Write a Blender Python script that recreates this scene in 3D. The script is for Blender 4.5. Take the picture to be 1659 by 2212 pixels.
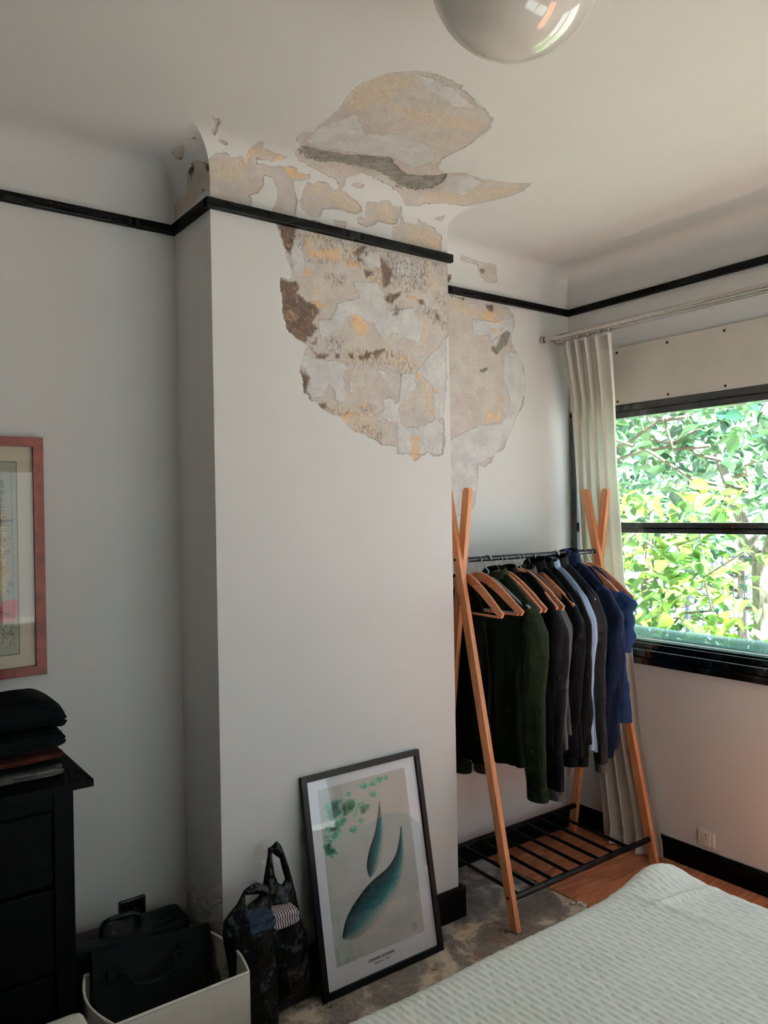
import bpy, bmesh, math, random
import numpy as np
from mathutils import Vector, Matrix, noise as mnoise

random.seed(7)
for o in list(bpy.data.objects):
    bpy.data.objects.remove(o)
SC = bpy.context.scene
COL = SC.collection
R = math.radians

# ---------------------------------------------------------------- room measures (metres)
D1, D2, W, XW = .302, .327, 1.001, 2.098      # alcove depths, chimney width, window wall
XL, YF = -1.75, -2.78                          # left wall, wall behind the camera
RAIL0, RAIL1 = 2.580, 2.612                    # picture rail
RC, Z0, ZC = .10, 2.70, 2.80                   # cove radius, cove start, ceiling
WY0, WY1, WZ0, WZ1 = -1.78, .284, .93, 2.062   # window opening

# ---------------------------------------------------------------- camera
cam_d = bpy.data.cameras.new('camera')
cam = bpy.data.objects.new('camera', cam_d); COL.objects.link(cam)
F_PX, YAW, PITCH, ROLL = 1693.17, R(36.341), R(-.063), R(-1.010)
fw = Vector((math.sin(YAW)*math.cos(PITCH), math.cos(YAW)*math.cos(PITCH), math.sin(PITCH)))
rt = Vector((math.cos(YAW), -math.sin(YAW), 0)); up = rt.cross(fw)
r2 = rt*math.cos(ROLL)+up*math.sin(ROLL); u2 = -rt*math.sin(ROLL)+up*math.cos(ROLL)
M = Matrix((r2, u2, -fw)).transposed().to_4x4(); M.translation = Vector((-1.0519, -2.3379, 1.6052))
cam.matrix_world = M
cam_d.sensor_fit = 'VERTICAL'; cam_d.sensor_height = 24.0
cam_d.lens = F_PX*24.0/2212.0
cam_d.clip_start = .02
SC.camera = cam

# ---------------------------------------------------------------- world, sun, exposure
world = bpy.data.worlds.new('sky'); SC.world = world; world.use_nodes = True
wn = world.node_tree.nodes; bg = wn['Background']
bg.inputs[0].default_value = (.77, .89, 1.0, 1); bg.inputs[1].default_value = 3.4
sun_d = bpy.data.lights.new('sun', 'SUN'); sun_d.energy = 150.0; sun_d.angle = R(3); sun_d.color = (.82, .94, 1.0)
sun = bpy.data.objects.new('sun', sun_d); COL.objects.link(sun)
sun.rotation_euler = Vector((.05, .62, -.78)).to_track_quat('-Z', 'Y').to_euler()
por_d = bpy.data.lights.new('window_portal', 'AREA'); por_d.shape = 'RECTANGLE'
por_d.size = WY1-WY0; por_d.size_y = WZ1-WZ0; por_d.cycles.is_portal = True
por = bpy.data.objects.new('window_portal', por_d); COL.objects.link(por)
F2 = (1.45, 2.05, .05, 2.32)                   # glazed door in the wall behind the camera: x0, x1, z0, z1
F3 = (-.05, 1.20, .85, 1.95)                    # unseen window beside it, added as fill light for the room
for F_ in (F2, F3):
    por2_d = por_d.copy(); por2_d.size = F_[1]-F_[0]; por2_d.size_y = F_[3]-F_[2]
    por2 = bpy.data.objects.new('window_portal', por2_d); COL.objects.link(por2)
    por2.matrix_world = Matrix.Translation(((F_[0]+F_[1])/2, YF-.12, (F_[2]+F_[3])/2)) @ Matrix.Rotation(math.pi/2, 4, 'X') @ Matrix.Rotation(math.pi, 4, 'Y')
por.matrix_world = Matrix.Translation((XW+.13, (WY0+WY1)/2, (WZ0+WZ1)/2)) @ Matrix(((0,0,1,0),(1,0,0,0),(0,1,0,0),(0,0,0,1)))
SC.view_settings.view_transform = 'Standard'; SC.view_settings.look = 'None'
SC.view_settings.gamma = 1.0; SC.view_settings.use_curve_mapping = False
SC.view_settings.exposure = -0.17
cy = SC.cycles
cy.use_denoising = True; cy.use_light_tree = False; cy.use_adaptive_sampling = True; cy.adaptive_threshold = .06; cy.adaptive_min_samples = 12; cy.max_bounces = 6; cy.diffuse_bounces = 4; cy.glossy_bounces = 3
cy.transmission_bounces = 2; cy.transparent_max_bounces = 8
cy.caustics_reflective = False; cy.caustics_refractive = False; cy.sample_clamp_indirect = 6.0

# ---------------------------------------------------------------- materials
def lin(c):
    return tuple(((v/255)/12.92 if v/255 <= .04045 else ((v/255+.055)/1.055)**2.4) for v in c)
class NT:
    def __init__(self, name):
        self.m = bpy.data.materials.new(name); self.m.use_nodes = True
        self.t = self.m.node_tree; self.b = self.t.nodes['Principled BSDF']; self.out = self.t.nodes['Material Output']
    def n(self, kind, **kw):
        x = self.t.nodes.new('ShaderNode'+kind)
        for k, v in kw.items():
            if k.startswith('i_'):
                key = k[2:]; key = int(key) if key.isdigit() else key.replace('_', ' ')
                s = x.inputs[key]
                if isinstance(v, bpy.types.NodeSocket): self.t.links.new(v, s)
                else: s.default_value = v
            else: setattr(x, k, v)
        return x
    def l(self, a, b): self.t.links.new(a, b)
    def coord(self, kind='Object'): return self.n('TexCoord').outputs[kind]
    def scale(self, vec, s):
        m = self.n('Mapping'); self.l(vec, m.inputs[0]); m.inputs['Scale'].default_value = s; return m.outputs[0]
    def noise(self, vec, scale, detail=4, rough=.55, dist=0):
        x = self.n('TexNoise'); self.l(vec, x.inputs['Vector'])
        x.inputs['Scale'].default_value = scale; x.inputs['Detail'].default_value = detail
        x.inputs['Roughness'].default_value = rough; x.inputs['Distortion'].default_value = dist
        return x.outputs[0]
    def ramp(self, fac, lo, hi, a=0., b=1.):
        x = self.n('MapRange'); x.interpolation_type = 'SMOOTHSTEP'
        self.l(fac, x.inputs[0]); x.inputs[1].default_value = lo; x.inputs[2].default_value = hi
        x.inputs[3].default_value = a; x.inputs[4].default_value = b; return x.outputs[0]
    def math(self, op, a, b=0.):
        x = self.n('Math', operation=op)
        for i, v in enumerate((a, b)):
            if isinstance(v, bpy.types.NodeSocket): self.l(v, x.inputs[i])
            else: x.inputs[i].default_value = v
        return x.outputs[0]
    def mix(self, fac, a, b):
        x = self.n('Mix', data_type='RGBA')
        for s, v in ((x.inputs[0], fac), (x.inputs[6], a), (x.inputs[7], b)):
            if isinstance(v, bpy.types.NodeSocket): self.l(v, s)
            elif isinstance(v, (int, float)): s.default_value = v
            else: s.default_value = (*v, 1)
        return x.outputs[2]
    def bump(self, h, strength=.3, dist=.002):
        x = self.n('Bump'); self.l(h, x.inputs['Height']); x.inputs['Strength'].default_value = strength
        x.inputs['Distance'].default_value = dist; self.l(x.outputs[0], self.b.inputs['Normal'])
    def set(self, **kw):
        for k, v in kw.items():
            s = self.b.inputs[k.replace('_', ' ')]
            if isinstance(v, bpy.types.NodeSocket): self.l(v, s)
            elif isinstance(v, tuple) and len(v) == 3: s.default_value = (*v, 1)
            else: s.default_value = v
        return self
MATS = {}
def simple(name, rgb, rough=.6, var=.08, scale=30, bump=0., bscale=200, metal=0., coat=0., stretch=None, sheen=0., rgb2=None, spec=.5):
    if name in MATS: return MATS[name]
    t = NT(name); c = t.coord()
    if stretch: c = t.scale(c, stretch)
    f = t.noise(c, scale, 4)
    a = lin(rgb); b = lin(rgb2) if rgb2 else tuple(v*(1-var*2) for v in a)
    t.set(Base_Color=t.mix(t.ramp(f, .3, .7), a, b), Roughness=rough, Metallic=metal, Coat_Weight=coat, Sheen_Weight=sheen)
    t.b.inputs['Specular IOR Level'].default_value = spec
    if bump: t.bump(t.noise(c, bscale, 3), bump, .001)
    MATS[name] = t.m; return t.m

PAINT = (212, 210, 208)
def wall_paint(name, rgb, dirt=None):
    t = NT(name); c = t.coord()
    f = t.noise(c, 2.2, 3); g = t.noise(c, 350, 2)
    col = t.mix(t.ramp(f, .3, .7), lin(rgb), tuple(v*.965 for v in lin(rgb)))
    if dirt:
        f2 = t.noise(c, 130, 5, .7)
        at = t.n('Attribute', attribute_name='dirt').outputs['Fac']
        spots = t.math('MULTIPLY', at, t.ramp(f2, .60, .66))
        col = t.mix(spots, col, lin((70, 66, 60)))
    t.set(Base_Color=col, Roughness=.75)
    t.bump(g, .12, .0006); MATS[name] = t.m; return t.m
m_wall = wall_paint('wall_paint', PAINT)
m_walld = wall_paint('wall_paint_speckled', PAINT, True)
m_ceil = wall_paint('ceiling_paint', PAINT)

def damaged():
    t = NT('peeling_paint_plaster'); c = t.coord()
    nf = t.noise(c, 300, 6, .75); nm = t.noise(c, 75, 6, .68, .5); nb = t.noise(c, 13, 5, .62); nv = t.noise(t.scale(c, (1, 1, .45)), 150, 6, .75, .4); nl = t.noise(c, 34, 6, .7, .8)
    at = lambda n: t.n('Attribute', attribute_name=n).outputs['Fac']
    def field(n, amp, src): return t.math('ADD', at(n), t.math('MULTIPLY', t.math('SUBTRACT', src, .5), amp))
    def mask(n, amp, src, w=.0012, off=0.): return t.ramp(field(n, amp, src), off-w, off+w)
    def line(f, w): return t.math('SUBTRACT', 1., t.ramp(t.math('ABSOLUTE', f), 0., w))
    col = t.mix(t.ramp(nb, .35, .65), lin((188, 177, 170)), lin((203, 193, 186)))
    col = t.mix(t.ramp(nm, .55, .70, 0, .6), col, lin((214, 206, 198)))
    col = t.mix(mask('tan', .03, nl, .009), col, t.mix(t.ramp(nm, .3, .7), lin((209, 194, 178)), lin((193, 176, 158))))
    fp = field('pale', .022, nl); mp_ = t.ramp(fp, -.001, .001)
    col = t.mix(mp_, col, t.mix(t.ramp(nb, .35, .65), lin((217, 214, 212)), lin((198, 194, 193))))
    fo = field('orange', .014, nl)
    col = t.mix(t.ramp(fo, -.0008, .0008), col, t.mix(t.ramp(nb, .3, .7), lin((219, 190, 158)), lin((207, 167, 128))))
    fc = field('char', .012, nm)
    col = t.mix(t.ramp(fc, -.002, .002), col, t.mix(t.ramp(nl, .32, .66), lin((92, 86, 80)), lin((140, 132, 122))))
    col = t.mix(t.math('MULTIPLY', t.ramp(fc, -.002, .003), t.ramp(nm, .56, .66, 0, .8)), col, lin((66, 60, 56)))
    mo = t.math('MULTIPLY', mask('mold', .05, nl, .022, -.004), t.ramp(nv, .47, .60))
    col = t.mix(t.math('MULTIPLY', mo, .85), col, t.mix(t.ramp(nl, .4, .6), lin((84, 74, 70)), lin((58, 50, 50))))
    br = mask('brown', .034, nl, .006)
    bc = t.mix(t.ramp(nm, .36, .68), lin((52, 36, 31)), lin((104, 76, 60)))
    bc = t.mix(t.ramp(nl, .52, .66, 0, .75), bc, lin((150, 124, 94)))
    col = t.mix(t.math('MULTIPLY', br, t.ramp(nv, .26, .42, .45, 1)), col, bc)
    cr = t.ramp(t.math('ABSOLUTE', t.math('SUBTRACT', nf, .5)), 0, .012, .0, 1)
    col = t.mix(t.math('MULTIPLY', t.math('SUBTRACT', 1., cr), t.ramp(nl, .5, .66, 0, .45)), col, lin((120, 108, 100)))
    ln = t.math('MAXIMUM', t.math('MULTIPLY', line(fp, .0011), .5), t.math('MULTIPLY', line(fo, .0011), .55))
    col = t.mix(t.math('MULTIPLY', ln, t.ramp(nm, .42, .6)), col, lin((112, 98, 88)))
    fpe = t.math('ADD', field('peel', .014, nl), t.math('MULTIPLY', t.math('SUBTRACT', nm, .5), .008)); pm = t.ramp(fpe, -.0007, .0007)
    g2 = t.noise(c, 2.2, 3)
    col = t.mix(pm, t.mix(t.ramp(g2, .3, .7), lin(PAINT), tuple(v*.965 for v in lin(PAINT))), col)
    col = t.mix(t.math('MULTIPLY', line(fpe, .0018), t.ramp(nb, .38, .6, .15, .85)), col, lin((96, 86, 78)))
    t.set(Base_Color=col, Roughness=.8)
    h = t.math('ADD', t.math('MULTIPLY', pm, -1.0), t.math('MULTIPLY', t.math('MULTIPLY', pm, t.math('ADD', t.math('ADD', nm, t.math('MULTIPLY', nl, .8)), t.math('MULTIPLY', mp_, .35))), .9))
    t.bump(h, 1.0, .0055); MATS['damaged'] = t.m; return t.m
m_dam = damaged()

m_black = simple('black_gloss_paint', (8, 8, 10), .5, .1, 20, .05, 40, spec=.12)
m_blackframe = simple('black_window_gloss', (14, 14, 17), .16, .1, 20, .04, 30, coat=.4)
m_blackmetal = simple('black_metal', (10, 10, 11), .36, .1, 60, spec=.35)
m_blackwood = simple('black_frame_wood', (11, 10, 11), .45, .1, 40, .05, 200, spec=.3)
m_steel = simple('brushed_nickel', (196, 190, 184), .25, .08, 60, metal=1.)
m_chrome = simple('hook_wire', (190, 188, 186), .2, .05, 60, metal=1.)
m_screw = simple('dark_screw', (70, 64, 58), .4, .2, 400, metal=.7)
def wood(name, a, b, sc=(40, 40, 3), rough=.45, coat=.1):
    t = NT(name); c = t.coord(); v = t.scale(c, sc)
    f = t.noise(v, 1.6, 6, .6, .8); g = t.noise(c, 7, 3); k = t.noise(t.scale(c, (30, 30, 9)), 1.0, 2)
    col = t.mix(t.ramp(f, .3, .7), lin(a), lin(b))
    col = t.mix(t.ramp(g, .35, .75, 0, .35), col, tuple(v*.72 for v in lin(b)))
    col = t.mix(t.ramp(k, .70, .78, 0, .55), col, tuple(v*.45 for v in lin(b)))
    t.set(Base_Color=col, Roughness=rough, Coat_Weight=coat); t.bump(f, .08, .001)
    MATS[name] = t.m; return t.m
m_bamboo = wood('bamboo', (214, 146, 98), (186, 116, 74))
m_hanger = wood('lotus_wood', (206, 142, 104), (176, 106, 74), (60, 8, 60))
m_burl = wood('red_burl', (128, 46, 20), (84, 27, 12), (14, 14, 14), .5, .0)
def plank_mat():
    t = NT('red_brown_floorboard'); c = t.coord(); oi = t.n('ObjectInfo').outputs['Random']
    add = t.n('VectorMath', operation='ADD'); t.l(t.scale(c, (2.2, 26, 26)), add.inputs[0])
    cmb = t.n('CombineXYZ'); t.l(t.math('MULTIPLY', oi, 37.), cmb.inputs[0]); t.l(t.math('MULTIPLY', oi, 11.), cmb.inputs[1]); t.l(cmb.outputs[0], add.inputs[1])
    f = t.noise(add.outputs[0], 1.5, 6, .62, 1.6)
    col = t.mix(t.ramp(f, .3, .7), lin((226, 146, 102)), lin((160, 90, 58)))
    col = t.mix(t.ramp(oi, 0, 1, 0, .6), col, lin((172, 104, 70)))
    t.set(Base_Color=col, Roughness=.42); t.bump(f, .12, .001); MATS['plank'] = t.m; return t.m
m_plank = plank_mat()
def concrete():
    t = NT('rough_screed'); c = t.coord()
    a = t.noise(c, 5, 6, .65, .5); b = t.noise(c, 60, 6, .75); d = t.noise(c, 170, 4, .7, 1.5); e = t.noise(c, 11, 5, .65)
    sep = t.n('SeparateXYZ'); t.l(c, sep.inputs[0])
    inside = t.ramp(t.math('ADD', sep.outputs[1], t.math('MULTIPLY', t.math('SUBTRACT', a, .5), .30)), -.12, .0)
    warm = t.mix(t.ramp(a, .42, .58), lin((226, 208, 182)), lin((180, 168, 156)))
    warm = t.mix(t.ramp(e, .54, .64, 0, .75), warm, lin((190, 130, 90)))
    worm = t.math('MULTIPLY', t.ramp(t.math('ABSOLUTE', t.math('SUBTRACT', d, .5)), .03, .09, 1, 0), t.ramp(a, .40, .52, .25, 1.))
    warm = t.mix(t.math('MULTIPLY', worm, .8), warm, lin((82, 68, 60)))
    cool = t.mix(t.ramp(a, .42, .58), lin((204, 199, 194)), lin((150, 146, 142)))
    cool = t.mix(t.ramp(e, .50, .62, 0, .6), cool, lin((120, 104, 88)))
    cool = t.mix(t.math('MULTIPLY', worm, .4), cool, lin((72, 68, 66)))
    col = t.mix(inside, warm, cool)
    col = t.mix(t.ramp(b, .66, .72, 0, .6), col, lin((216, 208, 196)))
    t.set(Base_Color=col, Roughness=.85)
    t.bump(t.math('ADD', b, t.math('MULTIPLY', worm, -.5)), .6, .004); MATS['screed'] = t.m; return t.m
m_screed = concrete()
def fabric(name, rgb, rough=.9, weave=900, bump=.25, sheen=.3, var=.12, trans=0., rgb2=None):
    t = NT(name); c = t.coord(); f = t.noise(c, 16, 5, .6); g = t.noise(c, weave, 2, .6)
    a = lin(rgb); b = lin(rgb2) if rgb2 else tuple(v*(1-var) for v in a)
    col = t.mix(t.ramp(f, .3, .7), a, b)
    col = t.mix(t.ramp(g, .35, .65, 0, .3), col, tuple(v*.6 for v in a))
    t.set(Base_Color=col, Roughness=rough, Sheen_Weight=sheen, Sheen_Roughness=.5, Sheen_Tint=tuple(min(1, v*2+.02) for v in a))
    t.b.inputs['Specular IOR Level'].default_value = .15
    t.bump(g, bump, .0008)
    if trans:
        tr = t.n('BsdfTranslucent'); t.l(col, tr.inputs[0]); mx = t.n('MixShader'); mx.inputs[0].default_value = trans
        t.l(t.b.outputs[0], mx.inputs[1]); t.l(tr.outputs[0], mx.inputs[2]); t.l(mx.outputs[0], t.out.inputs[0])
    MATS[name] = t.m; return t.m
def glass(name, tint=(1, 1, 1), refl=.06, rough=0.):
    t = NT(name); tr = t.n('BsdfTransparent'); tr.inputs[0].default_value = (*tint, 1)
    gl = t.n('BsdfGlossy'); gl.inputs['Roughness'].default_value = rough
    lw = t.n('LayerWeight'); lw.inputs[0].default_value = .35
    f = t.math('ADD', t.math('MULTIPLY', lw.outputs['Facing'], .16), refl)
    mx = t.n('MixShader'); t.l(f, mx.inputs[0]); t.l(tr.outputs[0], mx.inputs[1]); t.l(gl.outputs[0], mx.inputs[2]); t.l(mx.outputs[0], t.out.inputs[0])
    MATS[name] = t.m; return t.m

# ---------------------------------------------------------------- mesh helpers
class MB:
    def __init__(self): self.v = []; self.f = []
    def add(self, v, f):
        k = len(self.v); self.v += [tuple(p) for p in v]; self.f += [tuple(i+k for i in q) for q in f]; return self
    def box(self, lo, hi):
        x0, y0, z0 = lo; x1, y1, z1 = hi
        return self.add([(x0,y0,z0),(x1,y0,z0),(x1,y1,z0),(x0,y1,z0),(x0,y0,z1),(x1,y0,z1),(x1,y1,z1),(x0,y1,z1)],
                        [(0,3,2,1),(4,5,6,7),(0,1,5,4),(1,2,6,5),(2,3,7,6),(3,0,4,7)])
    def bbox(self, lo, hi, r=.003):
        """box with chamfered edges"""
        bm = bmesh.new(); bmesh.ops.create_cube(bm, size=1)
        for v in bm.verts: v.co = Vector([lo[i]+(v.co[i]+.5)*(hi[i]-lo[i]) for i in range(3)])
        r = min(r, min(hi[i]-lo[i] for i in range(3))*.45)
        bmesh.ops.bevel(bm, geom=bm.edges[:], offset=r, segments=2, profile=.6, affect='EDGES')
        bm.verts.index_update()
        self.add([v.co for v in bm.verts], [[v.index for v in f.verts] for f in bm.faces]); bm.free(); return self
    def rings(self, rings, cap=True, closed=True):
        n = len(rings[0]); k = len(self.v)
        for r in rings: self.v += [tuple(p) for p in r]
        m = n if closed else n-1
        for i in range(len(rings)-1):
            for j in range(m):
                a = k+i*n+j; b = k+i*n+(j+1) % n; self.f.append((a, b, b+n, a+n))
        if cap and closed:
            self.f.append(tuple(k+j for j in range(n))[::-1]); self.f.append(tuple(k+(len(rings)-1)*n+j for j in range(n)))
        return self
    def tube(self, path, r, n=10, flat=None, cap=True):
        P = [Vector(p) for p in path]; rr = r if isinstance(r, (list, tuple)) else [r]*len(P)
        t0 = (P[1]-P[0]).normalized(); ref = Vector((0, 0, 1)) if abs(t0.z) < .9 else Vector((1, 0, 0))
        a = t0.cross(ref).normalized(); rings = []
        for i, p in enumerate(P):
            t = (P[min(i+1, len(P)-1)]-P[max(i-1, 0)]).normalized()
            a = (a-t*a.dot(t)).normalized(); b = t.cross(a)
            fl = flat if flat else 1.
            rings.append([p+a*rr[i]*math.cos(2*math.pi*j/n)+b*rr[i]*fl*math.sin(2*math.pi*j/n) for j in range(n)])
        return self.rings(rings, cap)
    def lathe(self, prof, c=(0, 0, 0), n=32, axis='z'):
        rings = []
        for r, h in prof:
            ring = []
            for j in range(n):
                a = 2*math.pi*j/n; u, v = max(r, 1e-5)*math.cos(a), max(r, 1e-5)*math.sin(a)
                q = {'z': (u, v, h), 'y': (u, h, v), 'x': (h, u, v)}[axis]
                ring.append((c[0]+q[0], c[1]+q[1], c[2]+q[2]))
            rings.append(ring)
        return self.rings(rings)
    def prism(self, poly, axis, lo, hi):
        """2-D outline extruded along an axis; poly in the two other axes (order xyz)"""
        def p3(a, b, h): return {'x': (h, a, b), 'y': (a, h, b), 'z': (a, b, h)}[axis]
        n = len(poly); k = len(self.v)
        self.v += [p3(a, b, lo) for a, b in poly]+[p3(a, b, hi) for a, b in poly]
        self.f += [tuple(k+i for i in range(n))[::-1], tuple(k+n+i for i in range(n))]
        self.f += [(k+i, k+(i+1) % n, k+n+(i+1) % n, k+n+i) for i in range(n)]
        return self
    def grid(self, fn, nu, nv):
        k = len(self.v)
        for j in range(nv+1):
            for i in range(nu+1): self.v.append(tuple(fn(i/nu, j/nv)))
        for j in range(nv):
            for i in range(nu):
                a = k+j*(nu+1)+i; self.f.append((a, a+1, a+nu+2, a+nu+1))
        return self
def obj(name, mb, mat, parent=None, smooth=None, base=(0, 0, 0)):
    me = bpy.data.meshes.new(name)
    vs = [(v[0]-base[0], v[1]-base[1], v[2]-base[2]) for v in mb.v]
    me.from_pydata(vs, [], mb.f); me.materials.append(mat)
    bm = bmesh.new(); bm.from_mesh(me); bmesh.ops.recalc_face_normals(bm, faces=bm.faces[:]); bm.to_mesh(me); bm.free()
    if smooth is not None:
        me.polygons.foreach_set('use_smooth', [True]*len(me.polygons))
        if smooth < 180: me.set_sharp_from_angle(angle=R(smooth))
    o = bpy.data.objects.new(name, me); COL.objects.link(o)
    if parent is not None: o.parent = parent
    return o
def tag(o, label, cat, group=None, kind=None):
    o['label'] = label; o['category'] = cat
    if group: o['group'] = group
    if kind: o['kind'] = kind
    return o
def thing(name, label, cat, loc=(0, 0, 0), group=None, rot=(0, 0, 0), kind=None):
    o = bpy.data.objects.new(name, None); COL.objects.link(o); o.location = loc; o.rotation_euler = rot
    o.empty_display_size = .05
    return tag(o, label, cat, group, kind)
def copy_tree(o, parent=None):
    c = o.copy(); COL.objects.link(c)
    if parent is not None: c.parent = parent
    for ch in o.children: copy_tree(ch, c)
    return c
def struct(name, mb, mat, label, cat, parent=None, smooth=None):
    o = obj(name, mb, mat, parent, smooth)
    if parent is None: tag(o, label, cat, kind='structure')
    return o
nz = lambda x, y, z=0.: mnoise.noise(Vector((x, y, z)))

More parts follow.
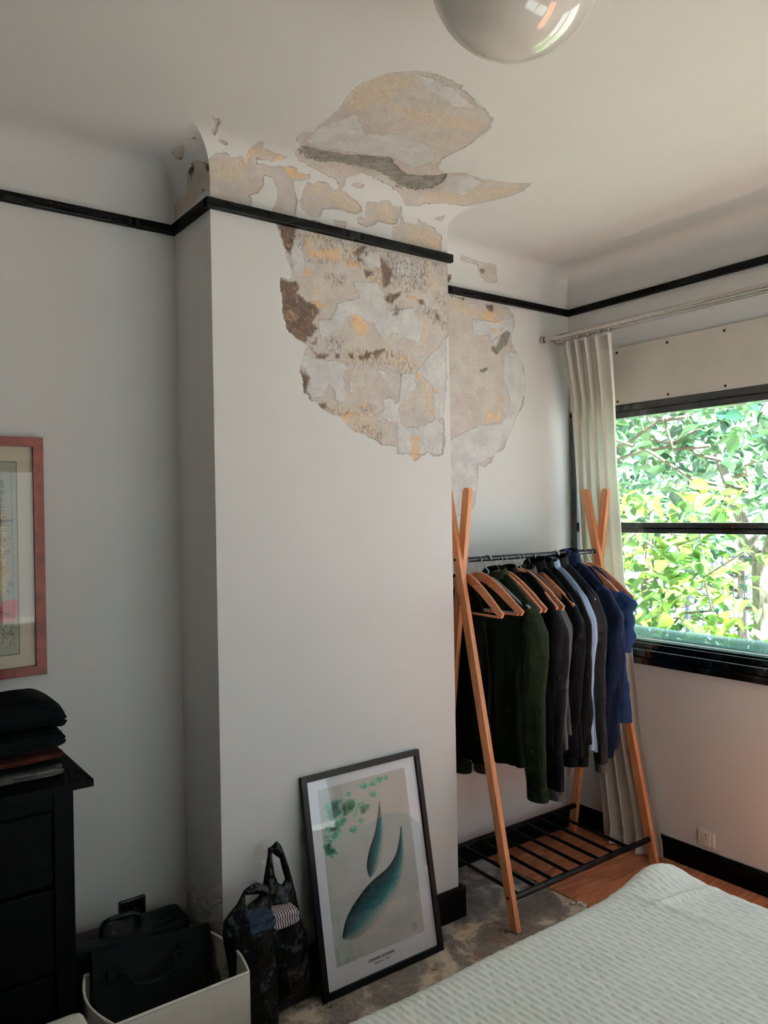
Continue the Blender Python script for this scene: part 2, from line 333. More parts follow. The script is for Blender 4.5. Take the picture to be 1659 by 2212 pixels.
# ---------------------------------------------------------------- where paint has come off (surface coordinates in metres)
DAMAGE={
 'CHIM':{
  'peel':[[(0.234,2.593),(0.247,2.56),(0.26,2.52),(0.274,2.495),(0.28,2.466),(0.29,2.434),(0.296,2.408),(0.248,2.397),(0.25,2.355),(0.256,2.307),(0.262,2.26),(0.278,2.219),(0.309,2.202),(0.355,2.185),(0.34,2.159),(0.329,2.127),(0.321,2.095),(0.331,2.059),(0.334,2.023),(0.355,1.999),(0.395,1.99),(0.398,1.968),(0.442,1.955),(0.487,1.942),(0.509,1.914),(0.547,1.897),(0.594,1.883),(0.642,1.865),(0.666,1.85),(0.733,1.852),(0.728,1.822),(0.783,1.82),(0.817,1.797),(0.844,1.808),(0.88,1.83),(0.911,1.813),(0.957,1.822),(0.972,1.875),(0.965,1.966),(0.981,2.072),(0.988,2.171),(0.986,2.284),(1.038,2.332),(1.069,2.436),(1.045,2.611)]],
  'brown':[[(0.238,2.594),(0.321,2.599),(0.313,2.554),(0.287,2.489),(0.274,2.495),(0.254,2.555)],
   [(0.248,2.397),(0.289,2.397),(0.317,2.405),(0.32,2.378),(0.316,2.365),(0.348,2.339),(0.376,2.337),(0.405,2.316),(0.397,2.296),(0.375,2.268),(0.396,2.246),(0.367,2.217),(0.345,2.196),(0.309,2.202),(0.278,2.219),(0.262,2.26),(0.253,2.319)],
   [(0.355,2.185),(0.387,2.164),(0.409,2.16),(0.446,2.167),(0.427,2.143),(0.402,2.143),(0.38,2.157)],
   [(0.322,2.102),(0.335,2.091),(0.357,2.074),(0.349,2.048),(0.345,2.023),(0.369,1.997),(0.362,1.994),(0.338,2.017),(0.328,2.059)],
   [(0.395,1.99),(0.428,1.986),(0.431,1.97),(0.409,1.963),(0.396,1.968)],
   [(0.637,2.197),(0.683,2.212),(0.686,2.199),(0.657,2.186),(0.625,2.176)],
   [(0.691,2.412),(0.737,2.422),(0.771,2.434),(0.762,2.412),(0.72,2.386),(0.695,2.389)],
   [(0.727,2.357),(0.757,2.361),(0.756,2.344),(0.735,2.341)],
   [(0.55,2.542),(0.577,2.534),(0.609,2.569),(0.613,2.577),(0.59,2.575),(0.565,2.555)],
   [(0.553,2.54),(0.588,2.523),(0.608,2.507),(0.576,2.515)],
   [(0.599,2.486),(0.64,2.493),(0.635,2.476),(0.607,2.461)],
   [(0.674,2.551),(0.706,2.524),(0.726,2.501),(0.717,2.456),(0.687,2.435),(0.68,2.493)],
   [(0.849,2.422),(0.88,2.416),(0.879,2.399),(0.857,2.402)],
   [(0.465,2.169),(0.484,2.174),(0.487,2.152),(0.469,2.15)],
   [(0.601,2.193),(0.637,2.184),(0.6,2.157),(0.589,2.172)],
   [(0.526,2.175),(0.542,2.18),(0.544,2.161),(0.53,2.156)],
   [(0.565,2.17),(0.593,2.179),(0.601,2.167),(0.573,2.154)],
   [(0.716,2.416),(0.741,2.409),(0.728,2.387),(0.716,2.392)],
   [(0.609,2.563),(0.621,2.558),(0.605,2.539)],
   [(0.937,2.375),(0.955,2.371),(0.95,2.349),(0.937,2.355)],
   [(0.439,1.971),(0.457,1.972),(0.453,1.961)],
   [(0.575,1.915),(0.595,1.912),(0.587,1.902)],
   [(0.642,1.859),(0.667,1.863),(0.658,1.843)],
   [(0.633,2.183),(0.657,2.189),(0.649,2.172)],
   [(0.349,2.209),(0.374,2.2),(0.396,2.215),(0.381,2.188)]],
  'mold':[[(0.682,2.57),(0.915,2.588),(0.903,2.468),(0.806,2.432),(0.738,2.456),(0.68,2.48)],
   [(0.91,2.569),(0.983,2.572),(0.978,2.536),(0.941,2.544)],
   [(0.452,2.449),(0.513,2.459),(0.505,2.419),(0.467,2.413)],
   [(0.433,2.219),(0.5,2.227),(0.507,2.183),(0.447,2.176)],
   [(0.745,2.195),(0.783,2.192),(0.834,2.15),(0.764,2.103),(0.748,2.135)],
   [(0.41,2.547),(0.477,2.556),(0.469,2.539),(0.41,2.532)],
   [(0.358,2.492),(0.476,2.498),(0.472,2.487),(0.365,2.484)],
   [(0.431,1.977),(0.518,1.969),(0.51,1.959),(0.442,1.961)],
   [(0.548,1.915),(0.652,1.92),(0.643,1.907),(0.555,1.899)],
   [(0.909,2.344),(0.983,2.354),(0.982,2.311),(0.945,2.314)],
   [(0.857,2.392),(0.956,2.392),(0.955,2.336),(0.909,2.344),(0.865,2.359)],
   [(0.374,2.566),(0.399,2.574),(0.399,2.549),(0.381,2.546)],
   [(0.573,1.982),(0.629,1.986),(0.628,1.966),(0.588,1.964)],
   [(0.507,2.182),(0.569,2.188),(0.633,2.182),(0.699,2.203),(0.757,2.19),(0.739,2.147),(0.632,2.15),(0.522,2.141)],
   [(0.435,1.977),(0.533,1.967),(0.564,1.956),(0.479,1.951)],
   [(0.563,1.911),(0.668,1.903),(0.667,1.856),(0.626,1.868)],
   [(0.477,2.554),(0.554,2.556),(0.608,2.501),(0.529,2.506)],
   [(0.608,2.501),(0.689,2.501),(0.696,2.429),(0.647,2.448)],
   [(0.687,2.408),(0.77,2.38),(0.761,2.338),(0.718,2.332)],
   [(0.346,2.582),(0.578,2.586),(0.674,2.571),(0.577,2.56),(0.381,2.555)],
   [(0.317,2.561),(0.349,2.561),(0.352,2.525),(0.319,2.513)],
   [(0.935,2.459),(0.985,2.452),(0.979,2.381),(0.947,2.391)]],
  'orange':[[(0.537,2.312),(0.572,2.32),(0.603,2.298),(0.623,2.271),(0.582,2.243),(0.563,2.254),(0.54,2.277)],
   [(0.359,2.52),(0.439,2.532),(0.484,2.546),(0.491,2.497),(0.453,2.498),(0.365,2.496)],
   [(0.798,1.885),(0.841,1.89),(0.847,1.873),(0.832,1.861),(0.849,1.849),(0.84,1.815),(0.817,1.797),(0.8,1.807),(0.805,1.848),(0.821,1.864),(0.802,1.875)],
   [(0.514,2.513),(0.584,2.506),(0.588,2.494),(0.529,2.487)],
   [(0.623,2.461),(0.647,2.468),(0.651,2.452),(0.627,2.448)],
   [(0.788,2.42),(0.84,2.424),(0.871,2.404),(0.831,2.409)],
   [(0.343,2.462),(0.378,2.43),(0.371,2.42),(0.346,2.431)],
   [(0.378,2.39),(0.405,2.375),(0.395,2.366),(0.372,2.383)],
   [(0.358,2.337),(0.406,2.347),(0.439,2.33),(0.398,2.321)],
   [(0.912,2.081),(0.94,2.076),(0.935,2.058),(0.917,2.067)],
   [(0.479,1.951),(0.533,1.961),(0.549,1.955),(0.502,1.924)],
   [(0.542,1.99),(0.597,2),(0.635,1.975),(0.597,1.985)],
   [(0.834,2.129),(0.856,2.134),(0.851,2.11),(0.837,2.105)],
   [(0.901,1.99),(0.918,2.001),(0.915,1.977)],
   [(0.345,2.542),(0.388,2.541),(0.38,2.527),(0.352,2.525)],
   [(0.774,2.195),(0.796,2.2),(0.787,2.169)]],
  'pale':[[(0.551,2.439),(0.655,2.449),(0.687,2.415),(0.719,2.359),(0.822,2.38),(0.856,2.337),(0.873,2.312),(0.854,2.248),(0.734,2.274),(0.683,2.235),(0.635,2.295),(0.525,2.307),(0.501,2.265),(0.41,2.204),(0.397,2.277),(0.456,2.291),(0.48,2.345),(0.574,2.385)],
   [(0.337,2.152),(0.431,2.137),(0.483,2.142),(0.529,2.121),(0.498,2.099),(0.505,2.061),(0.511,1.998),(0.465,2.001),(0.459,2.045),(0.433,2.062),(0.417,2.007),(0.37,2.004),(0.348,2.024),(0.36,2.074),(0.329,2.115)],
   [(0.764,2.123),(0.825,2.128),(0.837,2.075),(0.78,2.043),(0.744,1.987),(0.76,1.934),(0.829,1.917),(0.937,1.964),(0.964,1.93),(0.952,1.825),(0.741,1.822),(0.735,1.933),(0.636,1.96),(0.745,2.014)],
   [(0.87,2.174),(0.99,2.284),(0.995,2.073),(0.983,1.967),(0.923,1.963),(0.913,2.095),(0.834,2.136)],
   [(0.295,2.539),(0.338,2.547),(0.35,2.438),(0.307,2.425),(0.293,2.447)],
   [(0.577,2.563),(0.682,2.57),(0.681,2.513),(0.624,2.497)],
   [(0.678,2.022),(0.728,2.026),(0.728,1.999),(0.677,1.976)],
   [(0.524,2.079),(0.544,2.077),(0.543,2.039),(0.529,2.034)],
   [(0.64,2.131),(0.681,2.129),(0.713,2.098),(0.688,2.086)],
   [(0.757,2.553),(0.834,2.539),(0.824,2.503),(0.747,2.504)]],
  'tan':[[(0.855,2.117),(0.904,2.108),(0.912,2.06),(0.902,1.997),(0.87,1.967),(0.867,2.063)],
   [(0.485,2.556),(0.554,2.556),(0.561,2.518),(0.499,2.501)],
   [(0.888,2.59),(0.915,2.588),(0.949,2.475),(0.921,2.436),(0.895,2.48)],
   [(0.856,2.365),(0.909,2.316),(0.871,2.215),(0.854,2.254)],
   [(0.345,2.579),(0.47,2.598),(0.477,2.561),(0.345,2.536)],
   [(0.507,2.186),(0.633,2.198),(0.699,2.217),(0.766,2.19),(0.852,2.165),(0.816,2.134),(0.748,2.135),(0.681,2.162),(0.568,2.143),(0.507,2.151)],
   [(0.395,1.993),(0.503,1.979),(0.628,1.973),(0.643,1.915),(0.666,1.853),(0.594,1.883),(0.494,1.939),(0.442,1.954)],
   [(0.6,2.493),(0.681,2.513),(0.687,2.421),(0.623,2.451)]],
 },
 'ALC':{
  'peel':[[(1.229,2.613),(1.281,2.597),(1.653,2.594),(1.707,2.55),(1.711,2.499),(1.685,2.427),(1.708,2.378),(1.744,2.347),(1.774,2.281),(1.778,2.22),(1.763,2.106),(1.713,2.051),(1.687,2.006),(1.649,1.945),(1.624,1.893),(1.559,1.865),(1.54,1.823),(1.494,1.805),(1.454,1.817),(1.453,1.738),(1.44,1.688),(1.427,1.622),(1.399,1.594),(1.366,1.59),(1.322,1.575),(1.268,1.56),(1.207,1.656)]],
  'pale':[[(1.642,2.362),(1.745,2.356),(1.791,2.221),(1.725,2.051),(1.661,1.945),(1.57,1.865),(1.466,1.817),(1.45,1.622),(1.311,1.575),(1.206,1.577),(1.276,1.921),(1.341,1.948),(1.464,1.995),(1.615,2.011),(1.665,2.091),(1.678,2.134),(1.644,2.2),(1.633,2.268)],
   [(1.436,2.485),(1.48,2.488),(1.578,2.489),(1.621,2.509),(1.706,2.53),(1.704,2.432),(1.67,2.453),(1.609,2.433),(1.559,2.397),(1.537,2.425),(1.479,2.411),(1.441,2.425)],
   [(1.409,2.55),(1.463,2.56),(1.466,2.544),(1.412,2.544)],
   [(1.556,2.396),(1.596,2.42),(1.605,2.397),(1.575,2.375)]],
  'orange':[[(1.462,2.5),(1.494,2.504),(1.514,2.539),(1.566,2.537),(1.598,2.525),(1.585,2.506),(1.621,2.497),(1.614,2.484),(1.578,2.494),(1.513,2.495),(1.474,2.492)],
   [(1.554,2.45),(1.587,2.464),(1.593,2.448),(1.563,2.435)],
   [(1.603,2.461),(1.633,2.47),(1.633,2.455),(1.606,2.447)],
   [(1.576,2.432),(1.599,2.425),(1.592,2.419)],
   [(1.631,2.364),(1.638,2.372),(1.649,2.365)],
   [(1.567,2.179),(1.586,2.174),(1.583,2.166),(1.565,2.169)],
   [(1.523,2.069),(1.569,2.059),(1.568,2.021),(1.528,2.015),(1.513,2.039)],
   [(1.575,2.043),(1.605,2.087),(1.61,2.053),(1.586,2.01)],
   [(1.577,2.132),(1.595,2.145),(1.6,2.116),(1.582,2.111)]],
  'tan':[[(1.285,2.56),(1.403,2.563),(1.425,2.534),(1.482,2.551),(1.501,2.54),(1.487,2.51),(1.449,2.503),(1.417,2.491),(1.386,2.49),(1.35,2.505),(1.32,2.519),(1.284,2.514)],
   [(1.592,2.555),(1.632,2.553),(1.655,2.532),(1.638,2.518),(1.592,2.529)],
   [(1.433,2.424),(1.444,2.425),(1.438,2.158),(1.425,2.157)]],
  'brown':[[(1.521,2.564),(1.576,2.574),(1.576,2.555),(1.566,2.539),(1.536,2.545)]],
  'char':[[(1.623,2.44),(1.66,2.459),(1.687,2.45),(1.666,2.416),(1.651,2.381),(1.635,2.376),(1.614,2.355),(1.59,2.336),(1.558,2.349),(1.558,2.373),(1.588,2.371),(1.605,2.402)],
   [(1.472,2.251),(1.53,2.271),(1.533,2.262),(1.49,2.241)],
   [(1.297,2.582),(1.342,2.575),(1.394,2.572),(1.388,2.566),(1.303,2.572)]],
 },
 'FRONT':{
  'peel':[[(0.263,2.882),(0.223,2.927),(0.218,2.974),(0.252,2.987),(0.236,3.035),(0.241,3.085),(0.238,3.146),(0.227,3.191),(0.214,3.249),(0.214,3.312),(0.23,3.362),(0.257,3.406),(0.306,3.444),(0.361,3.462),(0.418,3.46),(0.451,3.46),(0.459,3.441),(0.524,3.428),(0.565,3.405),(0.609,3.391),(0.657,3.369),(0.689,3.325),(0.701,3.273),(0.713,3.188),(0.707,3.107),(0.708,3.061),(0.739,3.011),(0.784,2.992),(0.839,3.037),(0.932,3.029),(0.977,3.046),(1.039,3.061),(1.108,3.108),(1.136,3.045),(1.128,2.96),(1.085,2.867),(1.046,2.822),(0.941,2.807),(0.784,2.758),(0.765,2.773),(0.734,2.797),(0.697,2.809),(0.629,2.825),(0.544,2.837),(0.495,2.795),(0.486,2.769),(0.435,2.789),(0.381,2.794),(0.327,2.804),(0.294,2.81),(0.263,2.85)],
   [(-0.018,2.727),(0.024,2.761),(0.054,2.769),(0.062,2.756),(0.104,2.77),(0.116,2.755),(0.115,2.785),(0.133,2.84),(0.152,2.843),(0.155,2.82),(0.208,2.818),(0.253,2.807),(0.211,2.782),(0.155,2.78),(0.156,2.764),(0.208,2.765),(0.248,2.776),(0.299,2.784),(0.31,2.767),(0.363,2.775),(0.363,2.763),(0.3,2.737),(0.307,2.72),(0.321,2.688),(0.315,2.61),(0.26,2.61),(0.22,2.614),(0.244,2.67),(0.244,2.702),(0.224,2.735),(0.193,2.736),(0.191,2.698),(0.173,2.67),(0.139,2.662),(0.147,2.641),(0.137,2.608),(-0.019,2.616)],
   [(0.342,2.704),(0.359,2.745),(0.382,2.743),(0.391,2.758),(0.437,2.759),(0.464,2.746),(0.494,2.756),(0.522,2.743),(0.563,2.729),(0.595,2.712),(0.595,2.7),(0.565,2.686),(0.526,2.682),(0.498,2.688),(0.455,2.679),(0.422,2.668),(0.408,2.637),(0.381,2.639),(0.349,2.644),(0.328,2.674)],
   [(0.611,2.739),(0.645,2.742),(0.706,2.759),(0.73,2.748),(0.756,2.75),(0.758,2.722),(0.753,2.684),(0.727,2.683),(0.665,2.678),(0.644,2.657),(0.614,2.647),(0.574,2.656),(0.572,2.671),(0.604,2.674),(0.612,2.708)],
   [(0.732,2.667),(0.769,2.691),(0.791,2.7),(0.851,2.699),(0.854,2.725),(0.934,2.707),(0.974,2.68),(0.967,2.609),(0.849,2.609),(0.757,2.609),(0.731,2.629)],
   [(0.468,2.638),(0.497,2.644),(0.526,2.646),(0.516,2.623),(0.487,2.618)],
   [(0.527,2.78),(0.54,2.792),(0.579,2.789),(0.572,2.778),(0.535,2.774)],
   [(0.922,2.742),(0.981,2.765),(0.968,2.741),(0.924,2.738)],
   [(0.751,2.749),(0.766,2.752),(0.786,2.699),(0.769,2.691)],
   [(0.478,2.785),(0.497,2.794),(0.503,2.77),(0.484,2.743),(0.477,2.749)],
   [(0.331,2.617),(0.408,2.625),(0.412,2.619),(0.344,2.609)],
   [(-0.054,2.899),(-0.031,2.898),(-0.011,2.851),(-0.007,2.827),(-0.003,2.809),(-0.02,2.817),(-0.024,2.831),(-0.025,2.859),(-0.035,2.878)],
   [(0.002,2.804),(0.026,2.805),(0.043,2.802),(0.039,2.792),(0.022,2.795)]],
  'char':[[(0.263,2.882),(0.313,2.894),(0.42,2.912),(0.448,2.931),(0.495,2.952),(0.557,2.982),(0.606,2.946),(0.679,2.909),(0.737,2.923),(0.805,2.994),(0.839,2.927),(0.837,2.858),(0.795,2.821),(0.695,2.828),(0.599,2.868),(0.497,2.86),(0.423,2.846),(0.375,2.825),(0.314,2.828)]],
  'pale':[[(0.251,3.026),(0.298,3.152),(0.395,3.065),(0.501,3.137),(0.623,3.115),(0.697,3.054),(0.669,2.964),(0.564,2.987),(0.438,2.946),(0.322,2.911),(0.263,2.914)],
   [(0.826,2.97),(0.872,3.027),(0.954,3.005),(0.978,2.883),(0.884,2.876)],
   [(0.317,3.429),(0.434,3.432),(0.579,3.38),(0.519,3.357),(0.383,3.381)]],
  'tan':[[(0.217,3.218),(0.232,3.371),(0.333,3.41),(0.336,3.349),(0.312,3.197),(0.271,3.151)],
   [(0.846,2.817),(0.97,2.906),(1.094,3.072),(1.114,2.974),(1.038,2.831),(0.888,2.792)],
   [(0.318,3.253),(0.518,3.302),(0.644,3.332),(0.676,3.276),(0.493,3.21)],
   [(0.443,2.734),(0.495,2.753),(0.563,2.729),(0.595,2.704),(0.526,2.682),(0.498,2.696),(0.423,2.699)],
   [(0.662,2.734),(0.732,2.744),(0.753,2.684),(0.675,2.68)],
   [(0.796,2.688),(0.934,2.699),(0.968,2.675),(0.961,2.607),(0.821,2.608),(0.757,2.617),(0.795,2.637)],
   [(0.364,2.742),(0.425,2.752),(0.422,2.722),(0.351,2.703)],
   [(0.468,2.638),(0.516,2.644),(0.516,2.623),(0.487,2.618)],
   [(0.005,2.732),(0.115,2.758),(0.129,2.729),(0.089,2.689),(0.031,2.683),(0.006,2.67)],
   [(0.135,2.835),(0.206,2.812),(0.2,2.787),(0.153,2.787)]],
  'orange':[[(0.109,2.779),(0.124,2.805),(0.161,2.798),(0.136,2.787),(0.127,2.761),(0.122,2.745)],
   [(0.205,2.785),(0.228,2.804),(0.253,2.807),(0.249,2.797),(0.215,2.781)],
   [(0.254,2.773),(0.291,2.782),(0.305,2.769),(0.363,2.775),(0.357,2.766),(0.293,2.747),(0.275,2.762)],
   [(0.934,2.668),(0.962,2.669),(0.956,2.624),(0.933,2.637)],
   [(0.219,2.808),(0.253,2.807),(0.249,2.797),(0.225,2.793)]],
  'brown':[[(0.691,2.821),(0.739,2.826),(0.727,2.813)],
   [(0.263,2.866),(0.29,2.856),(0.298,2.834),(0.281,2.839)]],
 },
 'LRET':{
  'peel':[[(0.157,2.746),(0.086,2.763),(0.051,2.754),(0.025,2.733),(-0.018,2.714),(-0.013,2.634),(0.041,2.656),(0.118,2.644),(0.188,2.631),(0.24,2.619),(0.337,2.624),(0.323,2.69),(0.301,2.696),(0.236,2.707),(0.207,2.677),(0.195,2.693),(0.181,2.716)],
   [(0.128,2.829),(0.082,2.825),(0.062,2.812),(0.099,2.8),(0.139,2.79),(0.159,2.804),(0.153,2.818)],
   [(0.017,2.819),(-0.016,2.809),(-0.013,2.803),(0.023,2.812)]],
  'tan':[[(0.176,2.726),(0.115,2.739),(0.116,2.686),(0.137,2.654),(0.249,2.65),(0.315,2.63),(0.301,2.688),(0.236,2.703)],
   [(0.128,2.829),(0.082,2.825),(0.062,2.812),(0.099,2.8),(0.139,2.79),(0.159,2.804),(0.153,2.818)],
   [(0.086,2.763),(0.044,2.751),(-0.011,2.717),(-0.007,2.696),(0.1,2.734)]],
  'brown':[[(0.114,2.77),(0.093,2.754),(0.115,2.739),(0.166,2.726)],
   [(0.025,2.733),(-0.011,2.717),(-0.007,2.703),(0.029,2.709)],
   [(0.078,2.677),(0.041,2.653),(0.06,2.644)],
   [(0.151,2.806),(0.124,2.797),(0.144,2.79),(0.16,2.799)]],
 },
 'ALCC':{
  'peel':[[(1.333,2.762),(1.399,2.761),(1.47,2.753),(1.581,2.76),(1.602,2.68),(1.526,2.672),(1.493,2.7),(1.464,2.74),(1.375,2.741)],
   [(1.273,2.672),(1.315,2.673),(1.301,2.63),(1.277,2.627)]],
  'brown':[[(1.485,2.723),(1.518,2.728),(1.526,2.714),(1.493,2.704)],
   [(1.273,2.672),(1.315,2.673),(1.301,2.63),(1.277,2.627)]],
 },
}
LAYERS = ('peel', 'brown', 'orange', 'pale', 'tan', 'mold', 'char')
def sdf(polys, P):
    out = np.full(len(P), -.03)
    for poly in polys:
        q = np.array(poly); lo = q.min(0)-.03; hi = q.max(0)+.03
        idx = np.where(np.all((P > lo) & (P < hi), axis=1))[0]
        if not len(idx): continue
        p = P[idx]; d = np.full(len(p), 9.); ins = np.zeros(len(p), bool)
        for i in range(len(q)):
            a = q[i]; b = q[(i+1) % len(q)]; e = b-a; w = p-a
            t = np.clip((w@e)/max(e@e, 1e-12), 0, 1); r = w-t[:, None]*e
            d = np.minimum(d, np.hypot(r[:, 0], r[:, 1]))
            c = (a[1] > p[:, 1]) != (b[1] > p[:, 1])
            with np.errstate(divide='ignore', invalid='ignore'):
                ins ^= c & (p[:, 0] < (b[0]-a[0])*(p[:, 1]-a[1])/(b[1]-a[1])+a[0])
        out[idx] = np.maximum(out[idx], np.clip(np.where(ins, d, -d), -.03, .03))
    return out
def warp(U, V):
    P = np.stack([U, V], 1).copy()
    for i, (u, v) in enumerate(zip(U, V)):
        P[i, 0] += .006*nz(u*45, v*45, 3.1)+.003*nz(u*130, v*130, 8.7)
        P[i, 1] += .006*nz(u*45, v*45, 17.3)+.003*nz(u*130, v*130, 23.9)
    return P
def put_layers(me, layers):
    for n in LAYERS:
        a = me.attributes.new(n, 'FLOAT', 'POINT'); a.data.foreach_set('value', layers[n].astype(np.float32))
def plain_faces(me, peel):
    """faces away from the damage take the plain wall paint"""
    me.materials.append(m_wall)
    idx = [0 if max(peel[v] for v in p.vertices) > -.014 else 1 for p in me.polygons]
    me.polygons.foreach_set('material_index', idx)
def lines(parts):
    s = sorted(set(round(v, 5) for p in parts for v in p)); out = [s[0]]
    for v in s[1:]:
        if v-out[-1] > .0011: out.append(v)
    return out
frange = lambda a, b, st: [a+i*(b-a)/max(1, round((b-a)/st)) for i in range(max(1, round((b-a)/st))+1)]

def damaged_wall(name, us, zs, const, axis, keys, edge):
    """wall as a grid; where the paint is off the plaster lies 2-4 mm deeper. axis: the constant axis. keys: (lowest z, highest z, damage table)"""
    nu, nzn = len(us), len(zs)
    U, Zz = np.meshgrid(us, zs); U = U.ravel(); Zz = Zz.ravel()
    lay = {n: np.full(len(U), -.03) for n in LAYERS}
    for z0, z1, key in keys:
        sel = (Zz >= z0) & (Zz <= z1); P = warp(U[sel], Zz[sel])
        for n in LAYERS:
            if n in DAMAGE[key]: lay[n][sel] = np.maximum(lay[n][sel], sdf(DAMAGE[key][n], P))
    s = np.clip((lay['peel']+.001)/.003, 0, 1)
    rel = np.array([nz(a*60, b*60, 1.)*.5+nz(a*22, b*22, 5.)*.7 if f else 0 for a, b, f in zip(U, Zz, s > 0)])
    dep = s*(.0028+.0014*rel-.0014*np.clip(lay['pale']/.003, 0, 1)-.0008*np.clip(lay['orange']/.003, 0, 1)+.0018*np.clip(lay['brown']/.004, 0, 1))
    dep *= np.clip(np.abs(edge-U)/.006, 0, 1)
    vs = np.stack([U, const+dep, Zz], 1) if axis == 'y' else np.stack([const+dep, U, Zz], 1)
    fs = [(j*nu+i, j*nu+i+1, (j+1)*nu+i+1, (j+1)*nu+i) for j in range(nzn-1) for i in range(nu-1)]
    me = bpy.data.meshes.new(name); me.from_pydata(vs.tolist(), [], fs); me.materials.append(m_dam); put_layers(me, lay); plain_faces(me, lay['peel'])
    me.polygons.foreach_set('use_smooth', [True]*len(me.polygons))
    o = bpy.data.objects.new(name, me); COL.objects.link(o)
    return o

# ================================================================= THE SETTING
# chimney breast: front with the peeled patch, two returns
xs = lines([frange(0, .2, .006), frange(.2, W, .0042)]); zs = lines([[0, .3, .6, .9, 1.2, 1.5], frange(1.76, 2.705, .0042), [2.72]])
wc = damaged_wall('wall_chimney', xs, zs, 0., 'y', ((1.7, 2.597, 'CHIM'), (2.598, 2.73, 'FRONT')), W)
tag(wc, 'off-white chimney breast with a large patch of peeled, mouldy plaster', 'wall', kind='structure')
wl = damaged_wall('wall_chimney_left', frange(0, D1+.006, .006), lines([[0, .6, 1.2, 1.8, 2.4], frange(2.6, 2.705, .006), [2.72]]), 0., 'x', ((2.598, 2.73, 'LRET'),), 0.)
tag(wl, 'shaded left return of the chimney breast facing the dresser', 'wall', kind='structure')
struct('wall_chimney_right', MB().add([(W,0,0),(W,D2+.02,0),(W,D2+.02,2.72),(W,0,2.72)], [(0,1,2,3)]), m_wall, 'right return of the chimney breast behind the clothes rack', 'wall')
struct('wall_back_left', MB().add([(XL-.05,D1,0),(.001,D1,0),(.001,D1,2.72),(XL-.05,D1,2.72)], [(0,1,2,3)]), m_wall, 'shaded alcove wall behind the dresser with the framed map', 'wall')
xs = lines([[W, 1.05, 1.1, 1.15], frange(1.19, 1.80, .0048), [1.85, 1.95, 2.05, XW]]); zs = lines([[0, .3, .6, .9, 1.2, 1.45], frange(1.5, 2.705, .0048), [2.72]])
wa = damaged_wall('wall_back_right', xs, zs, D2, 'y', ((1.4, 2.597, 'ALC'), (2.598, 2.73, 'ALCC')), W)
tag(wa, 'alcove wall behind the clothes rack with pinkish peeled plaster', 'wall', kind='structure')
struct('wall_left', MB().add([(XL,YF,0),(XL,D1+.02,0),(XL,D1+.02,2.72),(XL,YF,2.72)], [(0,1,2,3)]), m_wall, 'left side wall of the bedroom', 'wall')
mb = MB()
for x0, x1, z0, z1 in ((XL-.05, F3[0], 0, 2.9), (F3[1], F2[0], 0, 2.9), (F2[1], XW+.14, 0, 2.9), (F2[0], F2[1], 0, F2[2]), (F2[0], F2[1], F2[3], 2.9), (F3[0], F3[1], 0, F3[2]), (F3[0], F3[1], F3[3], 2.9)): mb.box((x0, YF-.1, z0), (x1, YF, z1))
struct('wall_front', mb, m_wall, 'wall behind the camera', 'wall')
# window wall around the opening (12 cm thick)
mb = MB()
T = .14
def grid_face(mb, y0, y1, z0, z1, n, m):
    mb.grid(lambda u, v: (XW, y0+(y1-y0)*u, z0+(z1-z0)*v), n, m)
grid_face(mb, YF, D2+.02, 0, .872, 70, 18)
grid_face(mb, YF, D2+.02, 2.09, 2.72, 70, 14)
grid_face(mb, WY1+.026, D2+.02, .872, 2.09, 2, 24)
grid_face(mb, YF, WY0-.026, .872, 2.09, 20, 10)
mb.box((XW+T-.01, YF, 0), (XW+T, D2+.1, WZ0-.03)); mb.box((XW+T-.01, YF, WZ1+.03), (XW+T, D2+.1, 2.9))
mb.box((XW+T-.01, YF, WZ0-.03), (XW+T, WY0-.02, WZ1+.03)); mb.box((XW+T-.01, WY1+.02, WZ0-.03), (XW+T, D2+.1, WZ1+.03))
ww = obj('wall_right', mb, m_walld); tag(ww, 'window wall, pale paint with dark speckles under the black sill', 'wall', kind='structure')
a = ww.data.attributes.new('dirt', 'FLOAT', 'POINT')
dv = []
for v in ww.data.vertices:
    x, y, z = v.co; d = 0.
    if z < .88: d = max(0, 1-(.875-z)/.16)*(.6 if -.95 < y < .1 else .1)*(.5+nz(y*9, z*9)*1.2)
    d = max(d, max(0, 1-(D2-y)/.04)*.9 if (z > 2.5 or z < .4) else 0)
    if z < .3: d = max(d, max(0, 1-(D2-y)/.12)*.8)
    dv.append(max(0, min(1, d)))
a.data.foreach_set('value', dv)

# ceiling with the cove, one continuous shell
offs = [RC*(1-math.cos(R(90)*i/20)) for i in range(21)]
xs = lines([[XL+o for o in offs], frange(XL+RC, -RC, .1), [-o for o in offs], frange(0, W, .0055), [W+o for o in offs], frange(W+RC, 1.25, .0055),
            frange(1.25, 1.66, .0075), frange(1.66, XW-RC, .04), [XW-o for o in offs]])
ys = lines([[YF+o for o in offs], frange(YF+RC, -.74, .1), frange(-.74, -RC, .0055), [-o for o in offs], frange(0, D1-RC, .0065), [D1-o for o in offs], [D2-o for o in offs]])
nx, ny = len(xs), len(ys)
X, Y = np.meshgrid(xs, ys); X = X.ravel(); Y = Y.ravel()
back = np.where(X < 0, D1-Y, np.where(X > W, D2-Y, 9.))
side = np.where(X < 0, -X, np.where(X > W, X-W, -9.)); cheb = np.maximum(side, -Y)
d = np.minimum.reduce([X-XL, XW-X, Y-YF, back, cheb])
dc = np.clip(d, 0, RC); Zs = Z0+np.sqrt(np.clip(RC*RC-(RC-dc)**2, 0, None))
arc = lambda dd: np.where(dd < RC, Z0+RC*np.arccos(np.clip((RC-np.clip(dd, 0, RC))/RC, -1, 1)), Z0+RC*math.pi/2+dd-RC)
lay = {n: np.full(len(X), -.03) for n in LAYERS}
